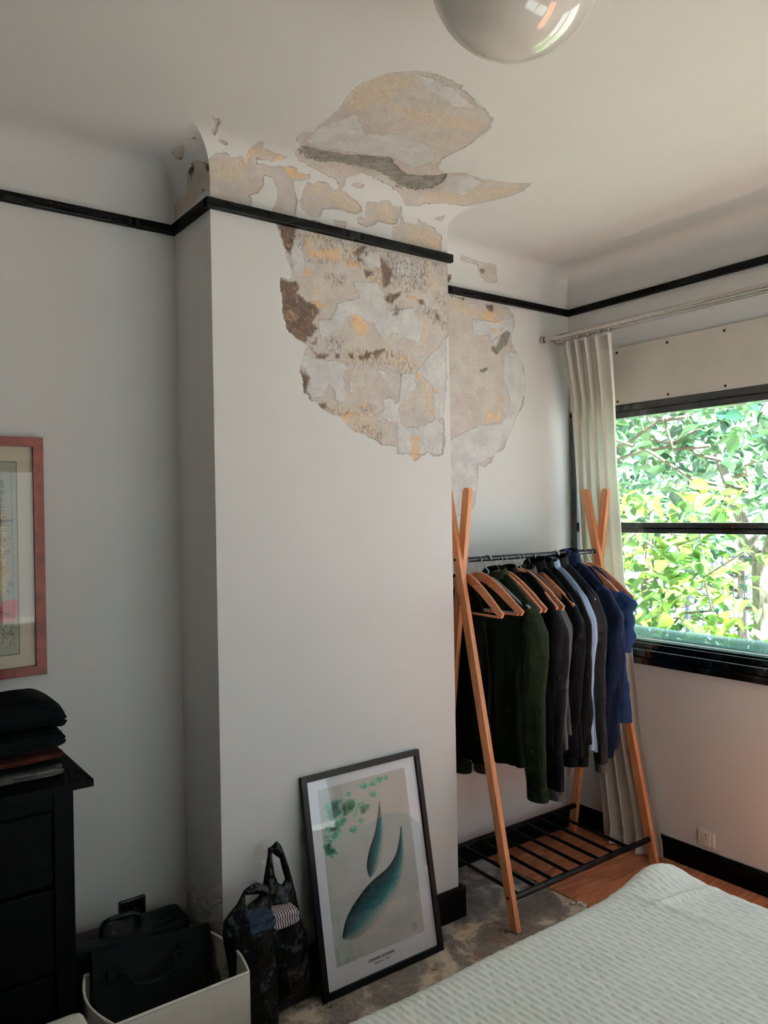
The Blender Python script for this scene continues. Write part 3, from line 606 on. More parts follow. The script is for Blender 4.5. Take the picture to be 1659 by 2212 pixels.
front = (Y <= 1e-6) & (-Y >= side-1e-6) & (X > -.2) & (X < 1.35) & (Y > -.76)
left = (X < 1e-6) & (-X <= RC+.02) & (Y > -RC) & ~front & (back > 0)
alc = (X > 1.2) & (X < 1.7) & (back < RC+.02)
for sel, key, U, V in ((front, 'FRONT', X, arc(-Y)), (left, 'LRET', Y, arc(-X)), (alc, 'ALCC', X, arc(back))):
    P = warp(U[sel], V[sel])
    for n in LAYERS:
        if n in DAMAGE[key]: lay[n][sel] = sdf(DAMAGE[key][n], P)
s = np.clip((lay['peel']+.001)/.003, 0, 1)
rel = np.array([nz(a*55, b*55, 2.)*.6+nz(a*20, b*26, 6.)*.9 if f else 0 for a, b, f in zip(X, Y, s > 0)])
dep = s*(.0030+.0016*rel+.006*np.clip(lay['char']/.006, 0, 1)-.001*np.clip(lay['pale']/.003, 0, 1))
# push along the surface normal (out of the room)
nzv = np.clip((RC-dc)/RC, 0, 1); up_ = np.sqrt(np.clip(1-nzv**2, 0, 1))
gx = np.where(left, 1., 0.)*nzv; gy = np.where(front, 1., 0.)*nzv
vs = np.stack([X+gx*dep, Y+gy*dep, Zs+up_*dep], 1)
fs = []
def zfun(x, y):
    b = D1-y if x < 0 else (D2-y if x > W else 9.); sd = -x if x < 0 else (x-W if x > W else -9.)
    q = min(x-XL, XW-x, y-YF, b, max(sd, -y)); q = min(max(q, 0), RC); return Z0+math.sqrt(max(0, RC*RC-(RC-q)**2))
for j in range(ny-1):
    for i in range(nx-1):
        cx, cyy = (xs[i]+xs[i+1])/2, (ys[j]+ys[j+1])/2
        if (0 < cx < W and cyy > 0) or (cx <= 0 and cyy > D1) or (cyy > D2): continue
        a, b, c_, e = j*nx+i, j*nx+i+1, (j+1)*nx+i+1, (j+1)*nx+i
        zm = zfun(cx, cyy)
        if max(Zs[a], Zs[b], Zs[c_], Zs[e])-min(Zs[a], Zs[b], Zs[c_], Zs[e]) < 1e-6: fs.append((a, b, c_, e))
        elif abs((Zs[a]+Zs[c_])/2-zm) <= abs((Zs[b]+Zs[e])/2-zm): fs += [(a, b, c_), (a, c_, e)]
        else: fs += [(a, b, e), (b, c_, e)]
me = bpy.data.meshes.new('ceiling'); me.from_pydata(vs.tolist(), [], fs); me.materials.append(m_dam); put_layers(me, lay); plain_faces(me, lay['peel'])
me.polygons.foreach_set('use_smooth', [True]*len(me.polygons)); me.set_sharp_from_angle(angle=R(28))
ceil = bpy.data.objects.new('ceiling', me); COL.objects.link(ceil)
tag(ceil, 'white coved ceiling with peeling plaster above the chimney breast', 'ceiling', kind='structure')
struct('roof', MB().box((XL-.1, YF-.1, 2.86), (XW+T+.02, D2+.15, 2.92)), m_wall, 'slab above the ceiling', 'roof')
struct('wall_outer', MB().box((XL-.1, D2+.1, 0), (XW+T, D2+.15, 2.9)), m_wall, 'outer face of the back wall', 'wall')

# floor: base, screed hearth, floorboards
fl = struct('floor', MB().box((XL-.1, YF-.1, -.06), (XW+.1, D2+.1, -.014)), m_plank, 'bedroom floor, rough screed by the chimney and red-brown boards by the window', 'floor')
n1, n2 = 320, 110
mb = MB().grid(lambda u, v: (XL+(1.449-XL)*u, -.80+(D2+.80)*v, -.002+.0035*nz((XL+(1.449-XL)*u)*22, v*25)+.002*nz(u*190, v*70, 4.)), n1, n2)
o = obj('screed', mb, m_screed, fl, 180)
rows = []
pitch = .0625; y = .3025+.0001
k = 0
def plank(x0, x1, y0, y1):
    m = MB().bbox((x0+.0008, y0+.0008, -.014), (x1-.0008, y1-.0008, .0), .0016)
    obj('plank', m, m_plank, fl)
while y > -1.75:
    jx = 1.45+((k*.37) % .55)+.06
    x0 = 1.452
    y1 = min(y+pitch, D2-.001)
    for xa, xb in ((x0, jx), (jx, XW-.001)):
        if xb-xa > .05: plank(xa, xb, y if k else y, y1)
    y -= pitch; k += 1
mb = MB().box((XL, YF, -.014), (XW, y+pitch-.001, -.001)); obj('board_field', mb, m_plank, fl)
mb = MB().box((XL, y+pitch, -.014), (1.45, -.80, -.001)); obj('board_field', mb, m_plank, fl)

# baseboards
def board(name, mbx, label): return struct(name, mbx, m_black, label, 'baseboard')
bt, bh = .02, .095
prof = lambda d0: [(0, 0), (d0, 0), (d0, bh-.012), (d0-.008, bh), (0, bh)]
mb = MB(); mb.prism([(XW-a, b) for a, b in prof(.018)], 'y', YF, D2); board('baseboard_right', mb, 'black baseboard along the window wall')
mb = MB(); mb.prism([(D2-a, b) for a, b in prof(.018)], 'x', W, XW-.018); board('baseboard_back_right', mb, 'black baseboard behind the clothes rack')
cbh = .118
mb = MB(); mb.bbox((-.02, -.022, 0), (W+.022, -.0005, cbh), .004); mb.bbox((W+.0005, -.0005, 0), (W+.022, .045, cbh), .004)
board('baseboard_chimney', mb, 'black baseboard across the front of the chimney breast')
mb = MB(); mb.prism([(D1-a, b) for a, b in prof(.018)], 'x', XL, -.001); board('baseboard_back_left', mb, 'black baseboard in the shaded left alcove')
# picture rail
def rail(name, mbx, label): return struct(name, mbx, m_black, label, 'picture rail')
rt_ = .022
mb = MB().bbox((XL, D1-rt_, RAIL0), (-.0005, D1, RAIL1), .004); rail('trim_1', mb, 'black picture rail above the framed map')
mb = MB().bbox((-rt_, 0, RAIL0), (0, D1-rt_, RAIL1), .004); mb.bbox((-rt_, -rt_, RAIL0), (W+.014, 0, RAIL1), .004); rail('trim_2', mb, 'black picture rail wrapped around the chimney breast, cut off at its right end')
mb = MB().bbox((W, D2-rt_, RAIL0), (XW-rt_, D2, RAIL1), .004); rail('trim_3', mb, 'short black picture rail above the clothes rack')
mb = MB().bbox((XW-rt_, YF, RAIL0), (XW, D2, RAIL1), .004); rail('trim_4', mb, 'black picture rail above the curtain rod')

# window
win = thing('window_1', 'wide black-framed window onto sunlit foliage', 'window', (XW, 0, WZ0), kind='structure')
wb = (XW, 0, WZ0)
def wpart(name, mbx, mat=m_blackframe, parent=win, smooth=None): return obj(name, mbx, mat, parent, smooth, wb if parent is win else wb)
mb = MB(); mb.bbox((XW-.028, WY0-.03, .870), (XW+.0, WY1+.03, .900), .004); mb.bbox((XW-.012, WY0-.03, .898), (XW+.03, WY1+.03, .936), .004)
wpart('sill', mb)
mb = MB(); mb.bbox((XW-.014, WY0-.03, WZ1), (XW+.02, WY1+.03, 2.092), .003); mb.bbox((XW+.012, WY0-.03, WZ1-.03), (XW+.10, WY1+.03, WZ1+.02), .003); wpart('head', mb)
for y0, y1 in ((WY1-.004, WY1+.03), (WY0-.03, WY0+.02)):
    mb = MB(); mb.bbox((XW-.014, y0, .90), (XW+.10, y1, WZ1+.02), .003); wpart('jamb', mb)
mb = MB(); mb.bbox((XW+.022, WY0, .928), (XW+.075, WY1, .962), .004); mb.bbox((XW+.035, WY0, .958), (XW+.075, WY1, .972), .003); wpart('bottom_rail', mb)
mb = MB(); mb.bbox((XW+.016, WY0, 1.502), (XW+.07, WY1, 1.530), .004); mb.bbox((XW+.026, WY0, 1.480), (XW+.08, WY1, 1.504), .004); wpart('meeting_rail', mb)
m_glass = glass('window_glass', (.97, .99, .98), .03)
for z0, z1 in ((.965, 1.485), (1.52, WZ1-.02)):
    wpart('pane', MB().box((XW+.052, WY0, z0), (XW+.056, WY1, z1)), m_glass)
mb = MB().bbox((XW+.075, WY0-.05, .90), (XW+.20, WY1+.05, .967), .004); wpart('outer_ledge', mb, simple('ledge_sky_reflection', (226, 224, 220), .6))  # ledge raised and painted white to stand in for sky reflected on the frame
for nm_, lb_, F_ in (('window_2', 'tall glazed garden door in the wall behind the camera', F2), ('fill_window', 'unseen window added beside the garden door behind the camera to fill the room with light', F3)):
    w2b = ((F_[0]+F_[1])/2, YF, F_[2]); w2 = thing(nm_, lb_, 'window', w2b, kind='structure'); xm = (F_[0]+F_[1])/2
    for x0, x1, z0, z1, nm in ((F_[0]-.03, F_[0]+.03, F_[2], F_[3], 'jamb'), (F_[1]-.03, F_[1]+.03, F_[2], F_[3], 'jamb'), (F_[0], F_[1], F_[2]-.03, F_[2]+.04, 'sill'), (F_[0], F_[1], F_[3]-.04, F_[3]+.03, 'head'), (xm-.025, xm+.025, F_[2], F_[3], 'mullion')):
        obj(nm, MB().bbox((x0, YF-.08, z0), (x1, YF+.012, z1), .004), m_blackframe, w2, None, w2b)
    for x0, x1 in ((F_[0]+.02, xm-.02), (xm+.02, F_[1]-.02)): obj('pane', MB().box((x0, YF-.052, F_[2]+.03), (x1, YF-.048, F_[3]-.03)), m_glass, w2, None, w2b)
# boarding above the window, with screws
bd = struct('trim_5', MB().bbox((XW-.012, WY0-.03, 2.093), (XW-.0005, .30, 2.366), .0015), simple('beige_board', (206, 198, 188), .55, .03, 8), 'beige screwed-on board above the window', 'panel')
scr = None
for z in (2.356, 2.104):
    for k in range(7):
        y = .021-.2735*k if k < 7 else 0
        if y < WY0: continue
        yy = y
        mb = MB().lathe([(0, 0), (.0062, 0), (.0062, -.002), (.004, -.0032), (0, -.0032)], (XW-.0117, yy, z-(.012 if z > 2.3 else -.006)), 14, 'x')
        obj('screw', mb, m_screw, bd, 40)

# ================================================================= OUTSIDE THE WINDOW
m_leafs = []
def leaf_mat(name, a, b):
    t = NT(name); c = t.coord('Generated'); oi = t.n('ObjectInfo').outputs['Random']
    at = t.n('Attribute', attribute_name='tint').outputs['Fac']
    f = t.math('FRACT', t.math('ADD', oi, at))
    col = t.mix(t.ramp(f, .1, .9), lin(a), lin(b))
    col = t.mix(t.ramp(t.noise(t.coord(), 30, 2), .4, .7, 0, .3), col, tuple(v*.6 for v in lin(a)))
    t.set(Base_Color=col, Roughness=.38)
    tr = t.n('BsdfTranslucent'); t.l(col, tr.inputs[0]); mx = t.n('MixShader'); mx.inputs[0].default_value = .35
    t.l(t.b.outputs[0], mx.inputs[1]); t.l(tr.outputs[0], mx.inputs[2]); t.l(mx.outputs[0], t.out.inputs[0]); return t.m
m_leaf_y = leaf_mat('yellow_green_leaf', (108, 136, 48), (56, 96, 38))
m_leaf_g = leaf_mat('blue_green_leaf', (84, 122, 70), (28, 68, 50))
m_bark = simple('grey_bark', (140, 132, 122), .9, .25, 24, .6, 60, stretch=(3, 3, .7), rgb2=(84, 78, 70))
m_twig = simple('twig_bark', (96, 86, 70), .9, .2, 40)
m_ground = simple('pale_paving', (212, 204, 194), .95, .12, 6, .3, 60)
gr = struct('ground', MB().box((-14, -16, -.70), (16, 14, -.62)), m_ground, 'garden ground outside the window', 'ground')

def leaf_mesh(rnd, L, wide):
    """folded pointed leaf with a stalk, about 14 triangles"""
    st = [(0, 0), (.16, .55), (.42, 1.0), (.70, .72), (.90, .28), (1.0, 0)]
    v = []; f = []
    fold = rnd.uniform(.15, .5); droop = rnd.uniform(.05, .35); tw = rnd.uniform(-.2, .2)
    for s, w in st:
        z = -droop*s*s*L; hw = w*wide*L*.5
        v.append((s*L, 0, z)); v.append((s*L, hw, z+fold*hw+tw*s*hw)); v.append((s*L, -hw, z+fold*hw-tw*s*hw))
    for i in range(5):
        a, b = i*3, i*3+3
        f += [(a, b, b+1, a+1), (a+2, b+2, b, a)]
    return v, f
def leaf_frame(rnd):
    yaw = rnd.uniform(0, 2*math.pi); pit = rnd.gauss(-.25, .45); rol = rnd.gauss(0, .5)
    return Matrix.Rotation(yaw, 3, 'Z') @ Matrix.Rotation(-pit, 3, 'Y') @ Matrix.Rotation(rol, 3, 'X')
def tree(name, label, loc, trunk_path, trunk_r, branches, region, count, near, mat, lsize, seed, dens):
    rnd = random.Random(seed); t = thing(name, label, 'tree', loc, 'trees outside the window')
    obj('trunk', MB().tube(trunk_path, trunk_r, 12), m_bark, t, 60, loc)
    for bp, br in branches: obj('branch', MB().tube(bp, br, 7), m_bark if br[0] > .03 else m_twig, t, 60, loc)
    pts = []
    tries = 0
    while len(pts) < count and tries < count*30:
        tries += 1
        p = [rnd.uniform(*region[i]) for i in range(3)]
        q = nz(p[0]*1.5, p[1]*1.5, p[2]*1.5+seed)+.6*nz(p[0]*4, p[1]*4, p[2]*4+seed)
        if q < dens(p): continue
        pts.append(p)
    pts.sort(key=lambda p: p[0]-.6*(p[1]-.5)*0)
    variants = []
    for k in range(10):
        v, f = leaf_mesh(rnd, 1., rnd.uniform(.45, .68)); me = bpy.data.meshes.new('leaf'); me.from_pydata(v, [], f); me.materials.append(mat)
        me.attributes.new('tint', 'FLOAT', 'POINT'); me.polygons.foreach_set('use_smooth', [True]*len(f)); variants.append(me)
    for p in pts[:near]:
        o = bpy.data.objects.new('leaf', variants[rnd.randrange(10)]); COL.objects.link(o); o.parent = t
        s = rnd.uniform(*lsize)
        o.matrix_local = Matrix.Translation(Vector(p)-Vector(loc)) @ leaf_frame(rnd).to_4x4() @ Matrix.Scale(s, 4)
    mb = MB(); tint = []
    for p in pts[near:]:
        v, f = leaf_mesh(rnd, rnd.uniform(*lsize), rnd.uniform(.45, .68)); m3 = leaf_frame(rnd); q = Vector(p); tv = rnd.random()
        mb.add([m3 @ Vector(a)+q for a in v], f); tint += [tv]*len(v)
    o = obj('foliage', mb, mat, t, 180, loc); o['kind'] = 'stuff'
    a = o.data.attributes.new('tint', 'FLOAT', 'POINT'); a.data.foreach_set('value', tint)
    return t
# near tree whose yellow-green leaves fill the lower panes; taller tree behind it
rb = random.Random(3)
def twig(a, b, r, n=6, amp=.08):
    a, b = Vector(a), Vector(b)
    P = [a.lerp(b, i/n)+Vector((rb.uniform(-1, 1), rb.uniform(-1, 1), rb.uniform(-1, 1)))*amp*(0 if i in (0,) else 1) for i in range(n+1)]
    return P, [r*(1-.75*i/n) for i in range(n+1)]
br = [twig((3.9, 1.2, .3+.14*i), (3.2+rb.uniform(-.2, .4), rb.uniform(-.2, 1.7), rb.uniform(.5, 1.7)), .012) for i in range(9)]
tree('leafy_shrub', 'yellow-green leafy shrub filling the lower panes outside the window', (3.9, 1.2, -.62), [(3.9, 1.2, -.62), (3.88, 1.22, .1), (3.93, 1.2, .9), (3.9, 1.1, 1.6)], [.05, .045, .03, .015], br,
     ((3.0, 4.3), (-.35, 2.6), (-.2, 1.75)), 2900, 280, m_leaf_y, (.085, .15), 11, lambda p: -.20+.30*max(0, p[2]-1.3)+(.9 if (p[0] < 4.3 and -.05 < p[1] < .40 and .55 < p[2] < 1.6) else 0))
br = [([(4.55, .62, 1.15), (4.5, .50, 1.40), (4.4, .36, 1.85)], [.06, .05, .035]), ([(4.55, .62, 1.15), (4.60, .80, 1.45), (4.6, 1.0, 2.0)], [.055, .045, .03]), ([(4.55, .62, 1.1), (4.75, .62, 1.5), (4.9, .7, 2.2)], [.055, .045, .03])]
br += [twig((4.5, .7+.1*i, 1.7+.12*i), (4.1+rb.uniform(-.6, .9), rb.uniform(-.1, 3.4), rb.uniform(1.7, 3.3)), .016, 7, .1) for i in range(11)]
tree('pollarded_tree', 'taller blue-green tree with a grey pollarded trunk outside the window', (4.55, .62, -.62), [(4.55, .62, -.62), (4.54, .6, 0), (4.57, .62, .7), (4.55, .62, 1.2)], [.11, .10, .09, .085], br,
     ((4.3, 7.5), (-.2, 4.6), (1.15, 4.3)), 5200, 280, m_leaf_g, (.10, .19), 23, lambda p: -.02+.05*max(0, p[2]-2.0)+(.8 if (p[0] < 5 and .3 < p[1] < 1.0 and p[2] < 1.6) else 0))
br = [twig((7.6, 2.5, .2+.2*i), (7+rb.uniform(-.4, .9), rb.uniform(.4, 4.6), rb.uniform(.3, 1.9)), .02) for i in range(6)]
tree('hedge', 'dense darker hedge closing the garden behind the trees', (7.6, 2.5, -.62), [(7.6, 2.5, -.62), (7.6, 2.5, .4), (7.6, 2.5, 1.4)], [.06, .05, .02], br,
     ((7.2, 8.3), (.6, 6.5), (-.6, 2.4)), 2900, 40, m_leaf_g, (.10, .16), 31, lambda p: -.25+.25*max(0, p[2]-1.4))
# wire fence and low brick wall behind the trunk
m_fence = simple('dark_fence', (38, 48, 62), .5, .1, 30)
fe = thing('wire_fence', 'dark blue wire fence behind the pollarded trunk', 'fence', (6.2, .5, -.62))
for i in range(24):
    y = -.4+.11*i; obj('wire', MB().tube([(6.2, y, -.2), (6.2, y, 1.15)], .006, 6), m_fence, fe, None, (6.2, .5, -.62))
for z in (-.1, .3, .7, 1.1): obj('rail', MB().tube([(6.2, -.5, z), (6.2, 2.3, z)], .009, 6), m_fence, fe, None, (6.2, .5, -.62))
for y in (-.5, 2.3): obj('post', MB().tube([(6.2, y, -.62), (6.2, y, 1.2)], .025, 8), m_fence, fe, None, (6.2, .5, -.62))
m_brick = simple('garden_brick', (150, 100, 84), .9, .2, 14, .3, 80)
gw = thing('garden_wall', 'low brick garden wall at the foot of the wire fence', 'wall', (6.0, .5, -.62))
bkm = None
for r in range(4):
    for i in range(15):
        y = -.6+.215*i+(.107 if r % 2 else 0)
        m = MB().bbox((5.95, y, -.62+.075*r), (6.06, y+.205, -.62+.075*r+.066), .004); obj('brick', m, m_brick, gw, None, (6.0, .5, -.62))
# ribbed turquoise hose outside the glass
t = NT('pale_turquoise_plastic'); t.set(Base_Color=lin((196, 242, 234)), Roughness=.25)
tr = t.n('BsdfTransparent'); tr.inputs[0].default_value = (.75, .93, .9, 1); mx = t.n('MixShader'); mx.inputs[0].default_value = .22
t.l(t.b.outputs[0], mx.inputs[1]); t.l(tr.outputs[0], mx.inputs[2]); t.l(mx.outputs[0], t.out.inputs[0])
path = []; rad = []
n = 300
for i in range(n+1):
    y = .13-1.6*i/n; path.append((XW+.155, y, .994+.004*math.sin(y*5))); rad.append(.024+.0022*math.sin(i*2*math.pi/4.0))
tag(obj('ribbed_hose', MB().tube(path, rad, 14), t.m, None, 180), 'pale turquoise ribbed plastic tube lying outside along the window ledge', 'hose')

# ================================================================= CLOTHES RACK
RX0, RX1 = 1.094, 1.976           # planes of the two leg frames
BAR = (0, .079, 1.397)
rk = thing('clothes_rack', 'bamboo clothes rack with crossed legs and black metal rails', 'clothes rack', (1.535, .02, 0))
kb = (1.535, .02, 0)
def leg(xc, y0, y1):
    dy = (y1-y0)/1.695; hw = .019; n = 8
    out = []
    top = [(-hw, 1.680), (-hw*.6, 1.692), (hw*.6, 1.695), (hw, 1.682)]
    pl = [(y0-hw, .0), (y0+hw, .0)]
    pl += [(y0+dy*z+a, z) for a, z in top[::-1]]
    m = MB().prism(pl, 'x', xc-.011, xc+.011); return m
for xc in (RX0, RX1):
    lo = obj('leg', leg(xc, -.218, .134), m_bamboo, rk, 35, kb)
    obj('bolt', MB().lathe([(0, -.002), (.006, -.002), (.006, .001), (0, .001)], (xc-.0115, .079, 1.40), 12, 'x'), m_blackmetal, lo, None, kb)
    obj('bolt', MB().lathe([(0, -.002), (.0055, -.002), (.0055, .001), (0, .001)], (xc-.0115, -.192, .118), 12, 'x'), m_blackmetal, lo, None, kb)
    obj('leg', leg(xc+.0225, .268, .030), m_bamboo, rk, 35, kb)
def rod(name, a, b, r, n=14, mat=m_blackmetal, parent=rk): return obj(name, MB().tube([a, b], r, n), mat, parent, 50, kb)
rod('hanging_rail', (RX0+.010, .079, 1.397), (RX1+.0, .079, 1.397), .0115)
rod('shelf_rail', (RX0+.010, -.195, .112), (RX1-.011, -.195, .112), .0125)
rod('shelf_rail', (RX0+.030, .243, .132), (RX1+.010, .243, .132), .0125)
for i in range(8):
    x = 1.145+.0975*i; rod('cross_rail', (x, -.195, .112), (x, .243, .132), .0075, 10)

# hangers: one of each kind, then copies
def hook(r=.0017, w=.020): 
    return [(0, 0, -.070), (0, 0, -.046), (0, .010, -.036), (0, .019, -.018), (0, .0195, -.002), (0, .013, .011), (0, 0, .0155), (0, -.013, .011), (0, -.018, 0), (0, -.0185, -.006)]
def wood_hanger(label):
    t = thing('wooden_hanger', label, 'hanger', (0, 0, 0), 'hangers on the clothes rack')
    cl = [(-.228, -.206), (-.205, -.192), (-.155, -.152), (-.10, -.112), (-.06, -.088), (-.03, -.074), (0, -.069)]
    cl += [(-a, b) for a, b in cl[-2::-1]]
    th = [.011, .015, .017, .018, .019, .020, .021]; th += th[-2::-1]
    up_, dn = [], []
    for i, (a, b) in enumerate(cl):
        p, q = cl[max(i-1, 0)], cl[min(i+1, len(cl)-1)]; tx, tz = q[0]-p[0], q[1]-p[1]; l = math.hypot(tx, tz); nx_, nz_ = -tz/l, tx/l
        up_.append((a+nx_*th[i]*.9, b+nz_*th[i]*.9)); dn.append((a-nx_*th[i]*.9, b-nz_*th[i]*.9))
    body = obj('body', MB().rings([[(-.006, a, b), (-.004, a, b+.002), (.004, a, b+.002), (.006, a, b), (.006, c, d_), (-.006, c, d_)] for (a, b), (c, d_) in zip(up_, dn)]), m_hanger, t, 40)
    obj('trouser_bar', MB().tube([(0, -.205, -.212), (0, .205, -.212)], .005, 8), m_hanger, t, 60)
    obj('hook', MB().tube(hook(), .0017, 7), m_chrome, t, 60)
    return t
m_pblue = simple('pale_blue_plastic', (146, 170, 184), .4, .04, 20)
m_dblue = simple('royal_blue_plastic', (24, 52, 150), .35, .04, 20)
m_pwhite = simple('white_plastic', (205, 203, 198), .4, .04, 20)
def plastic_hanger(name, label, mat, notch=True):
    t = thing(name, label, 'hanger', (0, 0, 0), 'hangers on the clothes rack')
    hk = [(0, 0, -.072), (0, -.004, -.050), (0, .012, -.036), (0, .023, -.020), (0, .0235, 0), (0, .015, .013), (0, 0, .0185), (0, -.015, .013), (0, -.021, 0)]
    obj('hook', MB().tube(hk, .0038, 8), mat, t, 60)
    arms = MB()
    for s in (-1, 1):
        arms.tube([(0, 0, -.070), (0, s*.03, -.078), (0, s*.11, -.128), (0, s*.195, -.186)], .0052, 8)
    obj('arm', arms, mat, t, 60)
    obj('bar', MB().tube([(0, -.19, -.214), (0, 0, -.212), (0, .19, -.214)], .0036, 8), mat, t, 60)
    for s in (-1, 1):
        c = (0, s*.205, -.200)
        obj('end_notch', MB().tube([(0, c[1]+s*.020*math.cos(a), c[2]+.020*math.sin(a)) for a in [R(35+10.*i) for i in range(30)]], .0040, 8), mat, t, 60)
    return t
def put(t, x, rz=0., dz=0., rx=0.):
    t.location = (x, .079+.0, 1.397-.004+dz); t.rotation_euler = (R(rx), 0, R(rz)); return t
w0 = wood_hanger('empty wooden hanger at the near left end of the rail')
put(w0, 1.139, -4)
def wcopy(x, label, rz=0., rx=0.):
    c = copy_tree(w0); c['label'] = label; return put(c, x, rz, rx=rx)
wcopy(1.215, 'empty wooden hanger in front of the dark green shirt, beside the pale blue hanger', 5)
wcopy(1.336, 'wooden hanger carrying the dark green shirt', 1)
wcopy(1.362, 'wooden hanger just right of the dark green shirt collar', 2)
wcopy(1.444, 'wooden hanger carrying the black velvet jacket', -2)
wcopy(1.469, 'wooden hanger above the cream collar of the grey sweater', 2)
wcopy(1.540, 'wooden hanger whose shoulder shows between the two black coats', 0)
wcopy(1.886, 'empty wooden hanger right beside the navy fleece', -2)
wcopy(1.932, 'rightmost empty wooden hanger, in front of the curtain', 4)
pb = plastic_hanger('plastic_hanger', 'empty pale blue plastic hanger with open notched ends', m_pblue); put(pb, 1.268, 4, 0)
pw = plastic_hanger('plastic_hanger', 'white plastic hanger carrying the charcoal shirt', m_pwhite); put(pw, 1.694, 0)
pd = plastic_hanger('plastic_hanger', 'royal blue plastic hanger carrying the navy fleece', m_dblue); put(pd, 1.770, 0)
def wire_hanger(label):
    t = thing('wire_hanger', label, 'hanger', (0, 0, 0), 'hangers on the clothes rack')
    obj('hook', MB().tube(hook(), .0016, 7), m_chrome, t, 60)
    pts = [(0, 0, -.070), (0, -.06, -.095), (0, -.14, -.140), (0, -.20, -.178), (0, -.212, -.19), (0, -.205, -.197), (0, -.19, -.198), (0, 0, -.198), (0, .19, -.198), (0, .205, -.197), (0, .212, -.19), (0, .20, -.178), (0, .14, -.140), (0, .06, -.095), (0, 0, -.070)]
    obj('frame', MB().tube(pts, .0017, 7), m_chrome, t, 60); return t
put(wire_hanger('bare metal wire hanger at the far right end of the rail'), 1.960, 6)

# garments: body, sleeves, collar, cuffs
def garment(name, label, cat, x, mat, hem, hw=.215, thick=.040, sleeve=None, sleeve_r=.052, collar=None, cuff=None, neck=.072, dy=0., flare=.04, hemcurve=0., seed=1, rz=0., fold=.010, far=True, smat=None, top=0., cuffmat=None):
    loc = (x, .079+dy, 1.397)
    t = thing(name, label, cat, loc, 'clothes hanging on the rack', (0, 0, R(rz)))
    rnd = random.Random(seed); ph = rnd.uniform(0, 6)
    hz = hem-1.397; tip = -.196+top; nk = -.066+top; N = 56
    def ring(z, hy, tx, fa, last=0.):
        out = []
        for j in range(N):
            a = 2*math.pi*j/N; c, s = math.cos(a), math.sin(a)
            y = hy*math.copysign(abs(c)**.8, c); xx = tx*math.copysign(abs(s)**.75, s)
            w = fa*(math.sin(y*46+ph+(1 if s > 0 else 2.2))+.6*math.sin(y*87+ph*2)) + fa*.6*nz(y*14, z*5, seed+(3 if s > 0 else 9))
            zz = z+last*(hemcurve*(1-min(1, abs(y)/max(hy, .01))**2)*-1)
            out.append((xx+w, y+.010*nz(z*9, c*2, seed+1)*min(1, fa*120)+.006*nz(z*26, c*3, seed+7)*min(1, fa*120), zz))
        return out
    rings = []
    for k in range(9):
        q = k/8; z = nk+(tip-nk)*q**1.25
        hy = neck+(hw-neck)*q; rings.append(ring(z, hy, thick*(.42+.30*q), 0))
    M_ = 26
    for k in range(1, M_+1):
        q = k/M_; z = tip+(hz-tip)*q
        hy = hw*(1-.06*math.sin(min(1, q*4)*math.pi)*.5)+flare*q; rings.append(ring(z, hy, thick*(.72+.34*min(1, q*2.2)), fold*min(1, q*2.5), q**3))
    obj('body', MB().rings(rings), mat, t, 70)
    if sleeve:
        for s in ((-1, 1) if far else (-1,)):
            sz = sleeve-1.397; rg = []
            K = 30
            for k in range(K+1):
                q = k/K; z = (tip+.032)+(sz-tip-.032)*q
                yc = s*((hw-.045)+.060*min(1, q*5)**.8-.020*q+.010*math.sin(q*4+ph)*q); xc = -.012*q+.016*math.sin(q*3.4+ph)*q
                rr = sleeve_r*(.55+.5*min(1, q*6)) if q < .17 else sleeve_r*(1.05-.22*q)
                ring_ = []
                for j in range(24):
                    a = 2*math.pi*j/24
                    f = 1+.13*math.sin(3*a+q*5+ph)+.16*nz(math.cos(a)*1.6+seed, math.sin(a)*1.6, q*6)+.06*math.sin(q*22+2*a+ph)*min(1, q*3)+.05*nz(math.cos(a)*5+seed, math.sin(a)*5, q*20)
                    ring_.append((xc+rr*.72*f*math.cos(a), yc+rr*f*math.sin(a), z-(.012*math.sin(a)*s if k in (0,) else 0)))
                rg.append(ring_)
            so = obj('sleeve', MB().rings(rg), smat or mat, t, 70)
            if cuff:
                zc_ = sz; rg = []; rr = sleeve_r*.87; rr2 = rr*(.98 if cuff == 'band' else .78)
                for z, f in ((zc_+.004, rr2*.9), (zc_+.002, rr2*1.05), (zc_-.018, rr2*1.06), (zc_-.040, rr2*1.02), (zc_-.042, rr2*.85)):
                    rg.append([(xc+f*.74*math.cos(2*math.pi*j/20), yc+f*math.sin(2*math.pi*j/20), z) for j in range(20)])
                obj('cuff', MB().rings(rg), cuffmat or smat or mat, so, 60)
    if collar:
        h, ry, rx = collar; rg = []
        for z, f in ((nk-.012, 1.12), (nk+h*.5, 1.0), (nk+h, .92), (nk+h+.004, .86), (nk+h-.002, .80), (nk+h*.4, .82)):
            rg.append([(rx*f*math.cos(2*math.pi*j/28), ry*f*math.sin(2*math.pi*j/28), z+.012*math.cos(2*math.pi*j/28)) for j in range(28)])
        obj('collar', MB().rings(rg, cap=False), mat, t, 60)
    return t
f_green = fabric('dark_green_velvet', (26, 36, 18), .85, 700, .2, .6)
f_black = fabric('black_wool', (8, 8, 9), .9, 800, .25, .15)
f_black2 = fabric('black_cotton', (6, 7, 7), .9, 800, .2, .1)
f_velvet = fabric('black_velvet', (9, 9, 11), .8, 600, .2, .35)
f_navyblk = fabric('midnight_wool', (8, 9, 15), .9, 800, .25, .12)
f_olive = fabric('dark_olive_wool', (14, 15, 12), .9, 800, .25, .15)
f_grey = fabric('charcoal_grey_marl', (84, 81, 82), .9, 700, .3, .2)
f_shirt = fabric('light_blue_poplin', (152, 174, 206), .8, 900, .15, .1)
f_char = fabric('charcoal_cotton', (44, 41, 43), .9, 800, .25, .2)
